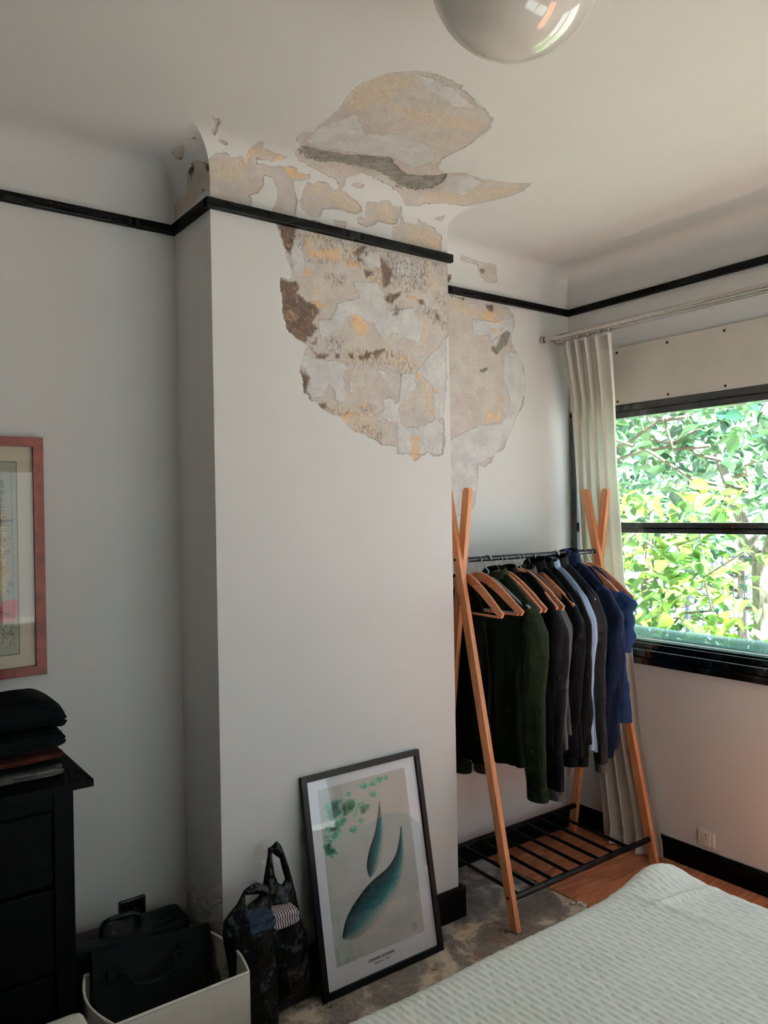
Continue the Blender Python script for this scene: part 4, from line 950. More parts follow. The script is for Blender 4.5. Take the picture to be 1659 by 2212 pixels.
f_navy = fabric('navy_fleece', (16, 25, 48), .95, 420, .5, .5)
f_tee = fabric('blue_jersey', (30, 48, 86), .9, 700, .25, .2)
f_cream = fabric('cream_lining', (206, 192, 168), .9, 700, .2, .2)
garment('pleated_shirt', 'black pleated top at the far left end of the rack, behind the bamboo leg', 'top', 1.165, f_black2, .565, hw=.16, thick=.018, dy=.085, flare=.05, fold=.014, seed=3)
garment('green_shirt', 'dark green velvet shirt with a curved hem, first of the hanging clothes', 'shirt', 1.305, f_green, .575, hw=.222, thick=.036, sleeve=.47, sleeve_r=.056, collar=(.018, .066, .040), hemcurve=.035, fold=.013, seed=5, cuff='band')
garment('black_blouse', 'thin black blouse squeezed between the green shirt and the velvet jacket', 'blouse', 1.383, f_black, .62, hw=.205, thick=.018, collar=(.020, .05, .03), seed=7, fold=.005)
garment('velvet_jacket', 'black velvet jacket with pale turned-out cuffs below its sleeve', 'jacket', 1.438, f_velvet, .60, hw=.215, thick=.030, sleeve=.445, sleeve_r=.052, cuff='band', seed=9, cuffmat=f_grey, fold=.009)
garment('grey_sweater', 'grey marl sweater with a cream collar between two black jackets', 'sweater', 1.496, f_grey, .66, hw=.205, thick=.022, collar=(.022, .060, .03), sleeve=.60, sleeve_r=.036, seed=11, fold=.004, top=-.01)
garment('black_coat', 'black wool coat with a stand collar, hanging left of the light blue shirt', 'coat', 1.552, f_navyblk, .56, hw=.215, thick=.028, sleeve=.56, sleeve_r=.046, collar=(.030, .062, .036), cuff='band', seed=13, fold=.006, top=.012)
garment('olive_blazer', 'very dark olive blazer in front of the light blue shirt', 'blazer', 1.605, f_olive, .60, hw=.212, thick=.024, sleeve=.545, sleeve_r=.042, collar=(.026, .060, .034), cuff='band', seed=15, fold=.005, top=.012)
garment('blue_shirt', 'light blue shirt showing as a thin strip between dark jackets', 'shirt', 1.650, f_shirt, .56, hw=.214, thick=.018, sleeve=.57, sleeve_r=.034, collar=(.026, .056, .032), seed=17, fold=.004, top=.010)
garment('charcoal_shirt', 'charcoal cotton shirt left of the navy fleece', 'shirt', 1.700, f_char, .60, hw=.222, thick=.024, sleeve=.50, sleeve_r=.040, collar=(.030, .062, .036), cuff='tight', cuffmat=f_grey, seed=19, fold=.005, top=.020)
garment('navy_fleece', 'navy fleece jacket with a high collar, bulkiest of the hanging clothes', 'jacket', 1.778, f_navy, .60, hw=.225, thick=.042, sleeve=.555, sleeve_r=.062, collar=(.046, .062, .042), cuff='tight', seed=21, fold=.007, top=.026)
garment('blue_tshirt', 'blue short-sleeved T-shirt at the right end of the rack', 'T-shirt', 1.888, f_tee, .64, hw=.205, thick=.026, sleeve=.955, sleeve_r=.062, seed=23, fold=.008)

# ================================================================= CURTAIN
f_curt = fabric('cream_linen', (238, 231, 222), .9, 650, .25, .15, .05, .28)
ct = thing('curtain', 'gathered cream linen curtain hanging in the window corner', 'curtain', (2.03, .05, 0))
cb = (2.03, .05, 0)
def cpos(u, v, off=0.):
    # u along the width, v from top (0) to floor (1)
    key = [(0, .213, -.055, 1.928), (.115, .211, -.027, 1.982), (.243, .237, .009, 2.034), (.472, .216, -.017, 2.040), (.796, .135, -.104, 2.040), (1, .095, -.221, 2.036)]
    for (v0, a0, b0, x0), (v1, a1, b1, x1) in zip(key, key[1:]):
        if v <= v1 or v1 == 1:
            q = (v-v0)/(v1-v0); break
    ya, yb, xc = a0+(a1-a0)*q, b0+(b1-b0)*q, x0+(x1-x0)*q
    am = .026-.008*min(1, v*4)
    ph = u*2*math.pi*4.6+.9*math.sin(v*2.5+u*3)
    x = xc+am*math.sin(ph)+.005*math.sin(ph*2.1+v*3)
    y = ya+(yb-ya)*u+.016*math.cos(ph)
    z = 2.405*(1-v)+.006*v
    if v > .97: x -= .03*(v-.97)/.03*abs(math.sin(u*7))
    return (x, y, z)
obj('fabric', MB().grid(lambda u, v: cpos(u, v), 150, 90), f_curt, ct, 180, cb)
hd = MB().grid(lambda u, v: tuple(p+(q if i == 0 else 0) for i, (p, q) in enumerate(zip(cpos(u, .004+.020*v), (-.0025, 0, 0)))), 150, 4)
obj('header_tape', hd, f_curt, ct, 180, cb)
RODX, RODZ = 1.905, 2.435
for i in range(6):
    u = .03+.185*i; p = cpos(u, 0)
    yy = p[1]
    m = MB().tube([(RODX+.030+.0165*math.cos(a), yy, RODZ-.004+.0165*math.sin(a)) for a in [2*math.pi*k/20 for k in range(21)]], .0018, 6)
    rg = obj('ring', m, m_steel, ct, 60, cb)
    obj('ring_hook', MB().tube([(RODX+.030, yy, RODZ-.021), ((RODX+.030+p[0])/2, yy, 2.408), (p[0], yy, 2.400)], .0015, 6), m_steel, rg, 60, cb)
rd = thing('curtain_rod', 'double brushed metal curtain rod above the window', 'curtain rod', (RODX, 0, RODZ)); rb_ = (RODX, 0, RODZ)
def rpart(name, m, parent=rd): return obj(name, m, m_steel, parent, 50, rb_)
rpart('rod', MB().tube([(RODX-.012, .295, RODZ), (RODX-.012, -1.95, RODZ)], .0110, 16))
rpart('rod', MB().tube([(RODX+.030, .275, RODZ-.004), (RODX+.030, -1.95, RODZ-.004)], .0075, 14))
rpart('rod', MB().tube([(RODX+.075, .275, RODZ+.002), (RODX+.075, -1.95, RODZ+.002)], .0075, 14))
rpart('end_cap', MB().lathe([(0, .300), (.014, .300), (.0165, .304), (.0165, .316), (.014, .320), (0, .320)], (RODX-.012, 0, RODZ), 18, 'y'))
for y in (.255, -.85, -1.9):
    br_ = rpart('bracket', MB().tube([(RODX-.012, y, RODZ-.012), (RODX+.02, y, RODZ-.022), (RODX+.09, y, RODZ-.018), (XW-.001, y, RODZ-.012)], .007, 8))
    rpart('wall_plate', MB().lathe([(0, -.006), (.02, -.006), (.02, 0), (0, 0)], (XW, y, RODZ-.012), 16, 'x'), br_)

# ================================================================= BED
t = NT('pale_green_quilting'); c = t.coord(); g = t.noise(c, 900, 2)
t.set(Base_Color=t.mix(t.ramp(t.noise(c, 5, 3), .3, .7), lin((233, 234, 227)), lin((227, 228, 219))), Roughness=.85, Sheen_Weight=.2); t.bump(g, .15, .0006); m_quilt = t.m
BX0, BX1, BY0, BY1, BZ = -.95, 1.286, -2.15, -.745, .400
bed = thing('bed', 'bed with a pale green quilted mattress cover and rumpled corner', 'bed', (.2, -1.45, 0)); bb = (.2, -1.45, 0)
def quilt(x, y):
    """stitched pointed ovals, staggered, long axis across the bed"""
    u, v = y+.0035*nz(x*8, y*8, 4.), x+.0035*nz(x*8, y*8)+.03*y
    L, Wd = .064, .0205
    r = math.floor(v/Wd); vv = v/Wd-r-.5; uu = u/L+(.5 if r % 2 else 0); uu -= math.floor(uu); uu -= .5
    wdt = .56*(1-(abs(uu)/.40)**1.9)
    if wdt <= .03: return .35
    e = abs(vv)/wdt
    return .35-.75*math.exp(-((e-1)/.30)**2)+(.65*(1-e*e) if e < 1 else 0.)
def bed_z(x, y):
    e = min(x-BX0, BX1-x, y-BY0, BY1-y); r = .075
    cxn = max(0, .22-(BX1-x))/.22; cyn = max(0, .22-(BY1-y))/.22
    ex, ey = min(BX1-x, r), min(BY1-y, r)
    q = math.hypot(max(0, r-ex), max(0, r-ey)); q = min(q, r) if (BX1-x < r and BY1-y < r) else max(0, r-min(e, r))
    z = BZ-r+math.sqrt(max(0, r*r-q*q))
    bump_ = math.exp(-(((x-1.13)/.12)**2+((y+.80)/.085)**2))*.046+math.exp(-(((x-1.02+.25*(y+1.0))/.022)**2+((y+.98)/.20)**2))*.010
    bump_ += .008*math.exp(-(((y+.93+.16*(x-1.1))/.012)**2+((x-1.08)/.16)**2))
    z += bump_*min(1, max(0, e)/.022)+.006*nz(x*2.6, y*2.6)
    return z
xs = lines([frange(BX0, -.25, .05), frange(-.25, BX1-.08, .0038), [BX1-.075*(1-math.cos(R(90)*i/14)) for i in range(15)]])
ys = lines([frange(BY0, -1.55, .05), frange(-1.55, BY1-.08, .0045), [BY1-.075*(1-math.cos(R(90)*i/14)) for i in range(15)]])
nx, ny = len(xs), len(ys)
vs = []
for y in ys:
    for x in xs:
        e = min(BX1-x, BY1-y, x-BX0, y-BY0); z = bed_z(x, y)
        if x > -.26 and y > -1.56: z += .0030*quilt(x, y)*min(1, max(.0, e)/.03)
        if e <= 1e-4: z = BZ-.075
        vs.append((x, y, z))
fs = [(j*nx+i, j*nx+i+1, (j+1)*nx+i+1, (j+1)*nx+i) for j in range(ny-1) for i in range(nx-1)]
border = [j*nx+nx-1 for j in range(ny)][::1]
mbq = MB().add(vs, fs)
# sides of the mattress
loop = [i for i in range(nx)]+[j*nx+nx-1 for j in range(1, ny)]+[(ny-1)*nx+i for i in range(nx-2, -1, -1)]+[j*nx for j in range(ny-2, 0, -1)]
k0 = len(mbq.v); ln = len(loop)
for z, ins in ((.26, -.004), (.20, 0.), (.18, .02)):
    for i in loop:
        x, y, _ = vs[i]; cxx, cyy = (BX0+BX1)/2, (BY0+BY1)/2
        mbq.v.append((x-math.copysign(ins, x-cxx)*(1 if abs(x-cxx) > (BX1-BX0)/2-.001 else 0), y-math.copysign(ins, y-cyy)*(1 if abs(y-cyy) > (BY1-BY0)/2-.001 else 0), z))
for j in range(ln):
    jn = (j+1) % ln
    mbq.f.append((loop[j], k0+j, k0+jn, loop[jn]))
    for q in range(2): mbq.f.append((k0+q*ln+j, k0+(q+1)*ln+j, k0+(q+1)*ln+jn, k0+q*ln+jn))
obj('mattress', mbq, m_quilt, bed, 60, bb)
obj('bed_base', MB().bbox((BX0+.03, BY0+.03, .09), (BX1-.03, BY1-.03, .185), .008), simple('dark_bed_fabric', (58, 56, 54), .9), bed, None, bb)
for x in (BX0+.1, BX1-.1):
    for y in (BY0+.1, BY1-.1): obj('leg', MB().lathe([(0, 0), (.022, 0), (.028, .095), (0, .095)], (x, y, 0), 14), m_blackwood, bed, 40, bb)

# ================================================================= LEANING POSTER
def text_mesh(name, body, size, mat, parent, loc, rot, spacing=1., align='CENTER'):
    cu = bpy.data.curves.new(name, 'FONT'); cu.body = body; cu.size = size; cu.space_character = spacing; cu.align_x = align; cu.extrude = .0001; cu.offset = size*.02
    tmp = bpy.data.objects.new(name, cu); COL.objects.link(tmp); bpy.context.view_layer.update()
    me = bpy.data.meshes.new_from_object(tmp.evaluated_get(bpy.context.evaluated_depsgraph_get())); bpy.data.objects.remove(tmp)
    me.materials.clear(); me.materials.append(mat)
    o = bpy.data.objects.new(name, me); COL.objects.link(o); o.parent = parent; o.location = loc; o.rotation_euler = rot
    return o
TILT = -math.atan2(.127, .695)
ps = thing('framed_poster', 'black-framed poster in green and teal leaning on the chimney breast', 'picture', (.542, -.147, .0005), rot=(TILT, 0, 0))
HW, HH, FB = .256, .714, .020
def mitre(mb, x0, x1, z0, z1, b, y0, y1, side):
    q = {'l': [(x0, z0), (x0+b, z0+b), (x0+b, z1-b), (x0, z1)], 'r': [(x1, z0), (x1, z1), (x1-b, z1-b), (x1-b, z0+b)],
         't': [(x0, z1), (x0+b, z1-b), (x1-b, z1-b), (x1, z1)], 'b': [(x0, z0), (x1, z0), (x1-b, z0+b), (x0+b, z0+b)]}[side]
    return mb.prism(q, 'y', y0, y1)
for s in 'lrtb': obj('frame_bar', mitre(MB(), -HW, HW, 0, HH, FB, 0, .021, s), m_blackwood, ps)
obj('backing', MB().box((-HW+.004, .016, .004), (HW-.004, .020, HH-.004)), m_blackwood, ps)
m_paper = simple('white_poster_paper', (226, 226, 230), .7, .01, 8)
pp = obj('paper', MB().box((-HW+FB-.003, .0115, FB-.003), (HW-FB+.003, .0125, HH-FB+.003)), m_paper, ps)
t = NT('pale_grey_print'); c = t.coord()
col = t.mix(t.ramp(t.noise(c, 4, 4), .3, .7), lin((202, 196, 190)), lin((184, 182, 176)))
col = t.mix(t.ramp(t.noise(t.scale(c, (1, 1, 1)), 420, 2), .4, .6, 0, .18), col, lin((150, 150, 146)))
sp = t.n('SeparateXYZ'); t.l(c, sp.inputs[0])
gm = t.ramp(t.math('ADD', t.math('MULTIPLY', sp.outputs[0], -1.2), t.math('MULTIPLY', sp.outputs[2], -1.)), -.12, .20)
col = t.mix(t.math('MULTIPLY', gm, t.ramp(t.noise(t.scale(c, (60, 60, 16)), 1., 3), .35, .7)), col, lin((112, 166, 150)))
t.set(Base_Color=col, Roughness=.7)
pr_ = obj('print_field', MB().box((-.192, .0109, .085), (.186, .0114, .660)), t.m, pp)
# generic stand-in drawing: two sweeping teal brush strokes and scattered green lozenges
t = NT('teal_brush_stroke'); at = t.n('Attribute', attribute_name='across').outputs['Fac']; al = t.n('Attribute', attribute_name='along').outputs['Fac']; c = t.coord()
f = t.math('ADD', at, t.math('MULTIPLY', t.math('SUBTRACT', t.noise(c, 160, 4), .5), .35))
ra = t.n('ValToRGB'); t.l(f, ra.inputs[0]); cr_ = ra.color_ramp
cr_.elements[0].position = 0.; cr_.elements[0].color = (*lin((24, 40, 46)), 1); cr_.elements[1].position = 1.; cr_.elements[1].color = (*lin((206, 180, 166)), 1)
for p_, q_ in ((.35, (24, 78, 84)), (.62, (54, 128, 128)), (.82, (150, 170, 162))):
    e_ = cr_.elements.new(p_); e_.color = (*lin(q_), 1)
t.set(Base_Color=t.mix(t.ramp(al, .55, 1., 0, .55), ra.outputs[0], lin((18, 30, 34))), Roughness=.7); m_teal = t.m
def stroke(pts, wid):
    n = 40; v = []; ac = []; al_ = []
    def cr(P, q):
        q *= len(P)-1; i = min(int(q), len(P)-2); f = q-i
        p0, p1, p2, p3 = P[max(i-1, 0)], P[i], P[i+1], P[min(i+2, len(P)-1)]
        return [.5*((2*b)+(-a+cc)*f+(2*a-5*b+4*cc-d)*f*f+(-a+3*b-3*cc+d)*f**3) for a, b, cc, d in zip(p0, p1, p2, p3)]
    fr = []
    for i in range(n+1):
        q = i/n; a = cr(pts, q); b = cr(pts, min(1, q+.01)); z = cr(pts, max(0, q-.01)); tx, tz = b[0]-z[0], b[1]-z[1]; l = math.hypot(tx, tz); w = max(.0005, cr([(w_,) for w_ in wid], q)[0])
        for k in range(5):
            s = k/4-.5; v.append((a[0]-tz/l*w*s, .0106, a[1]+tx/l*w*s)); ac.append(k/4); al_.append(q)
    fs_ = [(i*5+k, i*5+k+1, i*5+k+6, i*5+k+5) for i in range(n) for k in range(4)]
    o = obj('brush_stroke', MB().add(v, fs_), m_teal, pr_)
    x = o.data.attributes.new('across', 'FLOAT', 'POINT'); x.data.foreach_set('value', ac); x = o.data.attributes.new('along', 'FLOAT', 'POINT'); x.data.foreach_set('value', al_)
stroke([(.057, .567), (.051, .506), (.038, .451), (.014, .399), (-.008, .355), (-.02, .326)][::1], [.004, .026, .045, .058, .046, .006])
stroke([(.140, .461), (.131, .407), (.115, .353), (.076, .298), (.003, .25), (-.07, .212), (-.121, .184), (-.155, .166)], [.006, .022, .050, .092, .128, .112, .075, .012])
t = NT('green_print'); c = t.coord()
t.set(Base_Color=t.mix(t.ramp(t.noise(c, 60, 3), .35, .65), lin((66, 150, 116)), lin((150, 196, 174))), Roughness=.7); m_gprint = t.m
rnd = random.Random(4)
spots = [(-.045+rnd.gauss(-.055, .055), .575+rnd.gauss(0, .020)) for _ in range(34)]+[(rnd.uniform(-.186, -.13), rnd.uniform(.43, .53)) for _ in range(12)]+[(.0+.035*i+rnd.uniform(-.008, .008), .634+.003*i) for i in range(4)]
spots += [(.036, .596), (-.002, .557), (-.03, .520), (-.065, .500)]
for x, z in spots:
    x = max(-.180, min(.17, x)); z = min(.648, z); s = rnd.uniform(.015, .027); a = rnd.uniform(-.6, .9)
    q = [(s, 0), (0, s*.62), (-s*.9, .1*s), (0, -s*.62)]
    obj('lozenge', MB().add([(x+u*math.cos(a)-w*math.sin(a), .0105, z+u*math.sin(a)+w*math.cos(a)) for u, w in q], [(0, 1, 2, 3)]), m_gprint, pr_)
m_ink = simple('black_ink', (26, 25, 28), .7)
text_mesh('caption', 'OHARA KOSON', .0135, m_ink, pp, (-.011, .0108, .0585), (R(90), 0, 0), 1.18)
text_mesh('caption', 'Carpes Koi \u00b7 1926', .0078, m_ink, pp, (-.011, .0108, .0465), (R(90), 0, 0), 1.08)
m_seal = simple('seal_ink', (70, 40, 38), .7)
obj('seal', MB().tube([(.144+.0115*math.cos(a), .0108, .113+.0125*math.sin(a)) for a in [2*math.pi*k/28 for k in range(29)]], .0006, 5).tube([(.140, .0108, .104), (.141, .0108, .122)], .0006, 5).tube([(.148, .0108, .104), (.147, .0108, .122)], .0006, 5), m_seal, pr_)
m_pglass = glass('poster_glass', (1, 1, 1), .02)
obj('glass', MB().box((-HW+FB-.002, .0060, FB-.002), (HW-FB+.002, .0075, HH-FB+.002)), m_pglass, ps)

# ================================================================= FRAMED MAP
MX1, MZ0, MZ1, MW = -.452, 1.112, 1.855, .58
mp = thing('framed_map', 'old street map with pink and green areas in a red burl frame', 'picture', (MX1-MW/2, D1, MZ0)); mpb = (MX1-MW/2, D1, MZ0)
for s in 'lrtb': obj('frame_bar', mitre(MB(), MX1-MW, MX1, MZ0, MZ1, .030, D1-.024, D1-.001, s), m_burl, mp, None, mpb)
obj('mount', MB().box((MX1-MW+.028, D1-.012, MZ0+.028), (MX1-.028, D1-.008, MZ1-.028)), simple('cream_mount', (214, 200, 178), .8, .02, 6), mp, None, mpb)
obj('mount_line', MB().box((MX1-MW+.076, D1-.0124, MZ0+.070), (MX1-.076, D1-.012, MZ1-.076)), simple('dark_keyline', (62, 56, 50), .8), mp, None, mpb)
t = NT('map_print'); c = t.coord(); sp = t.n('SeparateXYZ'); t.l(c, sp.inputs[0])
edge = t.math('ADD', sp.outputs[0], t.math('MULTIPLY', t.math('SUBTRACT', t.noise(c, 14, 3), .5), .05))
town = t.math('MULTIPLY', t.ramp(edge, .190, .180), t.math('MULTIPLY', t.ramp(sp.outputs[2], .25, .27), t.ramp(sp.outputs[2], .53, .51)))
col = t.mix(t.ramp(t.noise(c, 9, 3), .3, .7), lin((178, 178, 156)), lin((170, 172, 152)))
col = t.mix(town, col, t.mix(t.ramp(t.noise(c, 22, 2), .45, .55), lin((206, 188, 146)), lin((196, 170, 128))))
pk = t.math('MULTIPLY', t.math('MULTIPLY', t.ramp(sp.outputs[2], .165, .175), t.ramp(sp.outputs[2], .245, .235)), t.ramp(t.noise(c, 40, 3), .38, .5))
col = t.mix(pk, col, lin((190, 96, 96)))
t.set(Base_Color=col, Roughness=.75)
mpr = obj('map_sheet', MB().box((MX1-MW+.078, D1-.0129, MZ0+.072), (MX1-.078, D1-.0124, MZ1-.078)), t.m, mp, None, mpb)
m_mink = simple('map_ink', (56, 48, 42), .8)
mb = MB(); rnd = random.Random(5)
def ink(x, z, l, w, a):
    ca_, sa_ = math.cos(a), math.sin(a)
    mb.add([(x+u*ca_-v*sa_, D1-.0132, z+u*sa_+v*ca_) for u, v in ((-l, -w), (l, -w), (l, w), (-l, w))], [(0, 1, 2, 3)])
for i in range(34):
    z = MZ1-.135-.0042*i; l = rnd.uniform(.006, .018); ink(MX1-.120+l*.5-.012, z, l*.7, .0007, 0)
for i in range(420):
    x, z = rnd.uniform(MX1-MW+.09, MX1-.098), rnd.uniform(MZ0+.26, MZ0+.50); ink(x, z, rnd.uniform(.002, .009), .0006, rnd.choice((.3, 1.87, .8, 2.4)))
for i in range(160):
    x, z = rnd.uniform(MX1-MW+.09, MX1-.095), rnd.uniform(MZ0+.09, MZ0+.165); ink(x, z, rnd.uniform(.003, .011), .0007, rnd.uniform(0, 3))
ink(MX1-.092, (MZ0+MZ1)/2, .0004, .28, 0)
o = obj('map_lines', mb, m_mink, mpr, None, mpb); o['kind'] = 'stuff'
text_mesh('map_lettering', 'BAGNOLET', .009, m_mink, mpr, (MX1-.110-mpb[0], -.0133, MZ1-.262-mpb[2]), (R(90), 0, 0))
text_mesh('map_lettering', 'BOIS DE VINCENNES', .008, m_mink, mpr, (MX1-.135-mpb[0], -.0133, MZ0+.205-mpb[2]), (R(90), R(22), 0))
obj('glass', MB().box((MX1-MW+.028, D1-.0175, MZ0+.028), (MX1-.028, D1-.0165, MZ1-.028)), m_pglass, mp, None, mpb)

# ================================================================= DRESSER AND FOLDED CLOTHES
m_dr = simple('black_brown_wood', (8, 6, 6), .65, .12, 3, .05, 50, stretch=(2, 30, 30), spec=.1)
dr = thing('dresser', 'black-brown chest of drawers in the dark left corner', 'dresser', (-.97, .05, 0)); db = (-.97, .05, 0)
DX0, DX1, DY0, DY1 = -1.455, -.495, -.170, .275
obj('top', MB().bbox((DX0-.047, -.195, .887), (DX1+.047, .28, .907), .003), m_dr, dr, None, db)
mb = MB().box((DX0, DY0+.03, .06), (DX1, DY1, .886)); obj('carcass', mb, m_dr, dr, None, db)
for x0, x1 in ((DX0, DX0+.05), (DX1-.05, DX1)): obj('stile', MB().bbox((x0, DY0, 0), (x1, DY0+.045, .887), .002), m_dr, dr, None, db)
obj('rail', MB().bbox((DX0+.05, DY0+.002, .839), (DX1-.05, DY0+.03, .887), .002), m_dr, dr, None, db)
for z0, z1 in ((.640, .835), (.414, .632), (.188, .406), (.060, .180)):
    d_ = obj('drawer', MB().bbox((DX0+.053, DY0+.006, z0), (DX1-.053, DY0+.03, z1), .006), m_dr, dr, None, db)
    for x in (DX0+.22, DX1-.22): obj('knob', MB().lathe([(0, -.024), (.012, -.024), (.015, -.018), (.008, -.008), (.008, 0), (0, 0)], (x, DY0+.006, (z0+z1)/2), 14, 'y'), m_dr, d_, 50, db)
def folded(name, label, cat, x0, x1, y0, y1, z0, z1, mat, seed, tilt=0., lobe=0., group='folded clothes on the dresser', layers=2):
    """a folded garment: soft slab whose rim shows the fold lines between its layers"""
    rg = []; n = 44; m = 48
    for i in range(n+1):
        q = .5-.5*math.cos(math.pi*i/n); e = max(0., 1-abs(2*q-1)**9); x = x0+(x1-x0)*q
        hz_ = (z1-z0)/2*(.30+.70*e**.45); zc_ = (z0+z1)/2+tilt*(q-.5)
        hz_ *= 1-.10*abs(nz(x*7, seed*3.1))
        if lobe and q > .80: k = (q-.80)/.20; zc_ -= lobe*k*k*1.3; hz_ *= 1+.05*k
        ring = []
        for j in range(m):
            a = 2*math.pi*j/m; c_, s_ = math.cos(a), math.sin(a)
            sy, sz = math.copysign(abs(c_)**.28, c_), math.copysign(abs(s_)**.55, s_)
            groove = .0065*abs(math.cos(sz*math.pi*layers/2))**6*(1 if abs(sz) < .93 else 0)
            y = (y0+y1)/2+((y1-y0)/2*(.95+.05*e)-groove)*sy
            z = zc_+hz_*sz+(.004*nz(x*13, y*13, seed)+.002*nz(x*36, y*36, seed))*(1 if sz > -.5 else .2)
            xx = x-(groove if q > .9 else 0)+.005*nz(y*14, z*20, seed+5)
            ring.append((xx, y+.005*nz(x*12, z*30, seed+2), max(z, z0) if not lobe else z))
        rg.append(ring)
    o = obj(name, MB().rings(rg), mat, None, 180); tag(o, label, cat, group); return o
f_heather = fabric('grey_heather', (104, 100, 95), .95, 500, .5, .2, .25, rgb2=(66, 63, 60))
f_rust = fabric('rust_knit', (62, 28, 18), .95, 600, .5, .3)
folded('folded_sweater', 'grey heather sweater at the bottom of the folded pile on the dresser', 'sweater', -.84, -.503, -.125, .17, .908, .934, f_heather, 1)
folded('folded_shirt', 'thin black shirt between the grey and the rust sweaters', 'shirt', -.83, -.506, -.115, .17, .936, .950, f_black2, 2)
folded('folded_sweater', 'rust-brown knit sweater in the middle of the folded pile', 'sweater', -.83, -.498, -.12, .17, .952, .971, f_rust, 3)
folded('folded_sweater', 'black sweater folded just above the rust one', 'sweater', -.84, -.494, -.11, .16, .974, 1.030, f_black, 4)
folded('folded_hoodie', 'bulky black hoodie on top of the folded pile, one end drooping', 'hoodie', -.86, -.488, -.10, .15, 1.034, 1.112, f_black2, 5, .0, .014, layers=3)

# ================================================================= STORAGE BOXES, CASE, WALL SOCKETS
m_cream = fabric('cream_box_fabric', (226, 217, 204), .9, 800, .2, .1, .06)
m_charc = fabric('charcoal_bag_fabric', (30, 29, 28), .95, 800, .3, .1)
def open_box(name, label, x0, x1, y0, y1, h, bowl, bowr, th=.005):
    t = thing(name, label, 'box', ((x0+x1)/2, (y0+y1)/2, 0)); b_ = ((x0+x1)/2, (y0+y1)/2, 0)
    def outline(ins):
        P = []
        n = 14
        P += [(x0+ins+(x1-x0-2*ins)*i/n, y0+ins) for i in range(n)]
        P += [(x1-ins+bowr*math.sin(math.pi*i/n), y0+ins+(y1-y0-2*ins)*i/n) for i in range(n)]
        P += [(x1-ins-(x1-x0-2*ins)*i/n, y1-ins) for i in range(n)]
        P += [(x0+ins-bowl*math.sin(math.pi*i/n), y1-ins-(y1-y0-2*ins)*i/n) for i in range(n)]
        return P
    o_, i_ = outline(0), outline(th)
    rg = [[(x, y, z) for x, y in P] for P, z in ((o_, .002), (o_, h*.5), (o_, h), (i_, h), (i_, h*.5), (i_, .008))]
    obj('body', MB().rings(rg), m_cream, t, 40, b_)
    rim = [(x, y, h+.001) for x, y in outline(th/2)]; rim.append(rim[0])
    obj('piping', MB().tube(rim, .0045, 8), m_cream, t, 60, b_); return t
open_box('fabric_storage_box', 'open cream fabric box on the floor holding a charcoal bag', -.437, -.052, -.292, -.012, .292, .030, .022)
cbg = thing('charcoal_bag', 'charcoal fabric bag with a stitched handle stuffed in the cream box', 'bag', (-.25, -.1, .02)); cg = (-.25, -.1, .02)
pf = [(-.022, .012), (-.022, .348), (-.030, .368), (-.046, .366), (-.056, .345), (-.066, .255), (-.10, .215), (-.275, .115), (-.280, .012)]
mb = MB()
rgs = []
for i in range(25):
    x = -.428+.368*i/24; e = 0 if 0 < i < 24 else .006
    rgs.append([(x+(e if i == 0 else -e), y+.004*nz(x*12, z*12, 3), max(.012, z-.035*(i/24)*(1 if z > .2 else 0)+.006*nz(x*9, y*9, 7)*(1 if z > .05 else 0))) for y, z in pf])
obj('body', MB().rings(rgs), m_charc, cbg, 50, cg)
hp = [(-.353, -.072, .300), (-.335, -.080, .300), (-.318, -.105, .272), (-.28, -.110, .264), (-.235, -.110, .266), (-.205, -.104, .278), (-.193, -.080, .306), (-.172, -.072, .306)]
hn = obj('handle', MB().tube(hp, .011, 8, .35), m_charc, cbg, 60, cg)
for x in (-.368, -.160): obj('handle_patch', MB().bbox((x-.018, -.078, .283+(.004 if x > -.3 else 0)), (x+.018, -.068, .318), .003), m_charc, hn, None, cg)
m_case = simple('black_case_plastic', (12, 12, 12), .5, .1, 30)
cs = thing('black_case', 'black case with a tubular handle behind the cream box', 'case', (-.25, .13, 0)); csb = (-.25, .13, 0)
obj('body', MB().bbox((-.455, .075, 0), (-.075, .205, .312), .02), m_case, cs, 50, csb)
obj('handle', MB().tube([(-.341, .13, .305), (-.341, .13, .336), (-.333, .13, .350), (-.315, .13, .357), (-.28, .13, .357), (-.245, .13, .354), (-.228, .13, .346), (-.223, .13, .330), (-.224, .13, .305)], .0085, 10), m_case, cs, 60, csb)
sp_ = thing('wall_socket', 'black wall socket plate in the shaded left alcove', 'socket', (-.192, D1, .27)); sb_ = (-.192, D1, .27)
obj('plate', MB().bbox((-.236, D1-.013, .222), (-.148, D1-.0005, .322), .006), simple('black_socket', (15, 15, 16), .3), sp_, None, sb_)
obj('indicator', MB().lathe([(0, -.0015), (.0016, -.0015), (.0016, 0), (0, 0)], (-.184, D1-.013, .287), 8, 'y'), m_pwhite, sp_, None, sb_)
ws = thing('wall_socket', 'white wall socket above the baseboard under the window', 'socket', (XW, -.399, .148)); wsb = (XW, -.399, .148)
m_wsock = simple('socket_white', (222, 214, 204), .4, .02, 10)
pl = obj('plate', MB().bbox((XW-.009, -.438, .113), (XW-.0005, -.360, .184), .004), m_wsock, ws, None, wsb)
obj('insert', MB().bbox((XW-.0115, -.419, .120), (XW-.0088, -.378, .178), .001), m_wsock, pl, None, wsb)
for z in (.165, .149): obj('socket_hole', MB().lathe([(0, -.0006), (.0026, -.0006), (.0026, 0), (0, 0)], (XW-.0115, -.399, z), 10, 'x'), m_screw, pl, None, wsb)
obj('earth_ring', MB().tube([(XW-.012, -.399+.0075*math.cos(a), .134+.0075*math.sin(a)) for a in [2*math.pi*k/18 for k in range(19)]], .0014, 6), m_wsock, pl, 60, wsb)
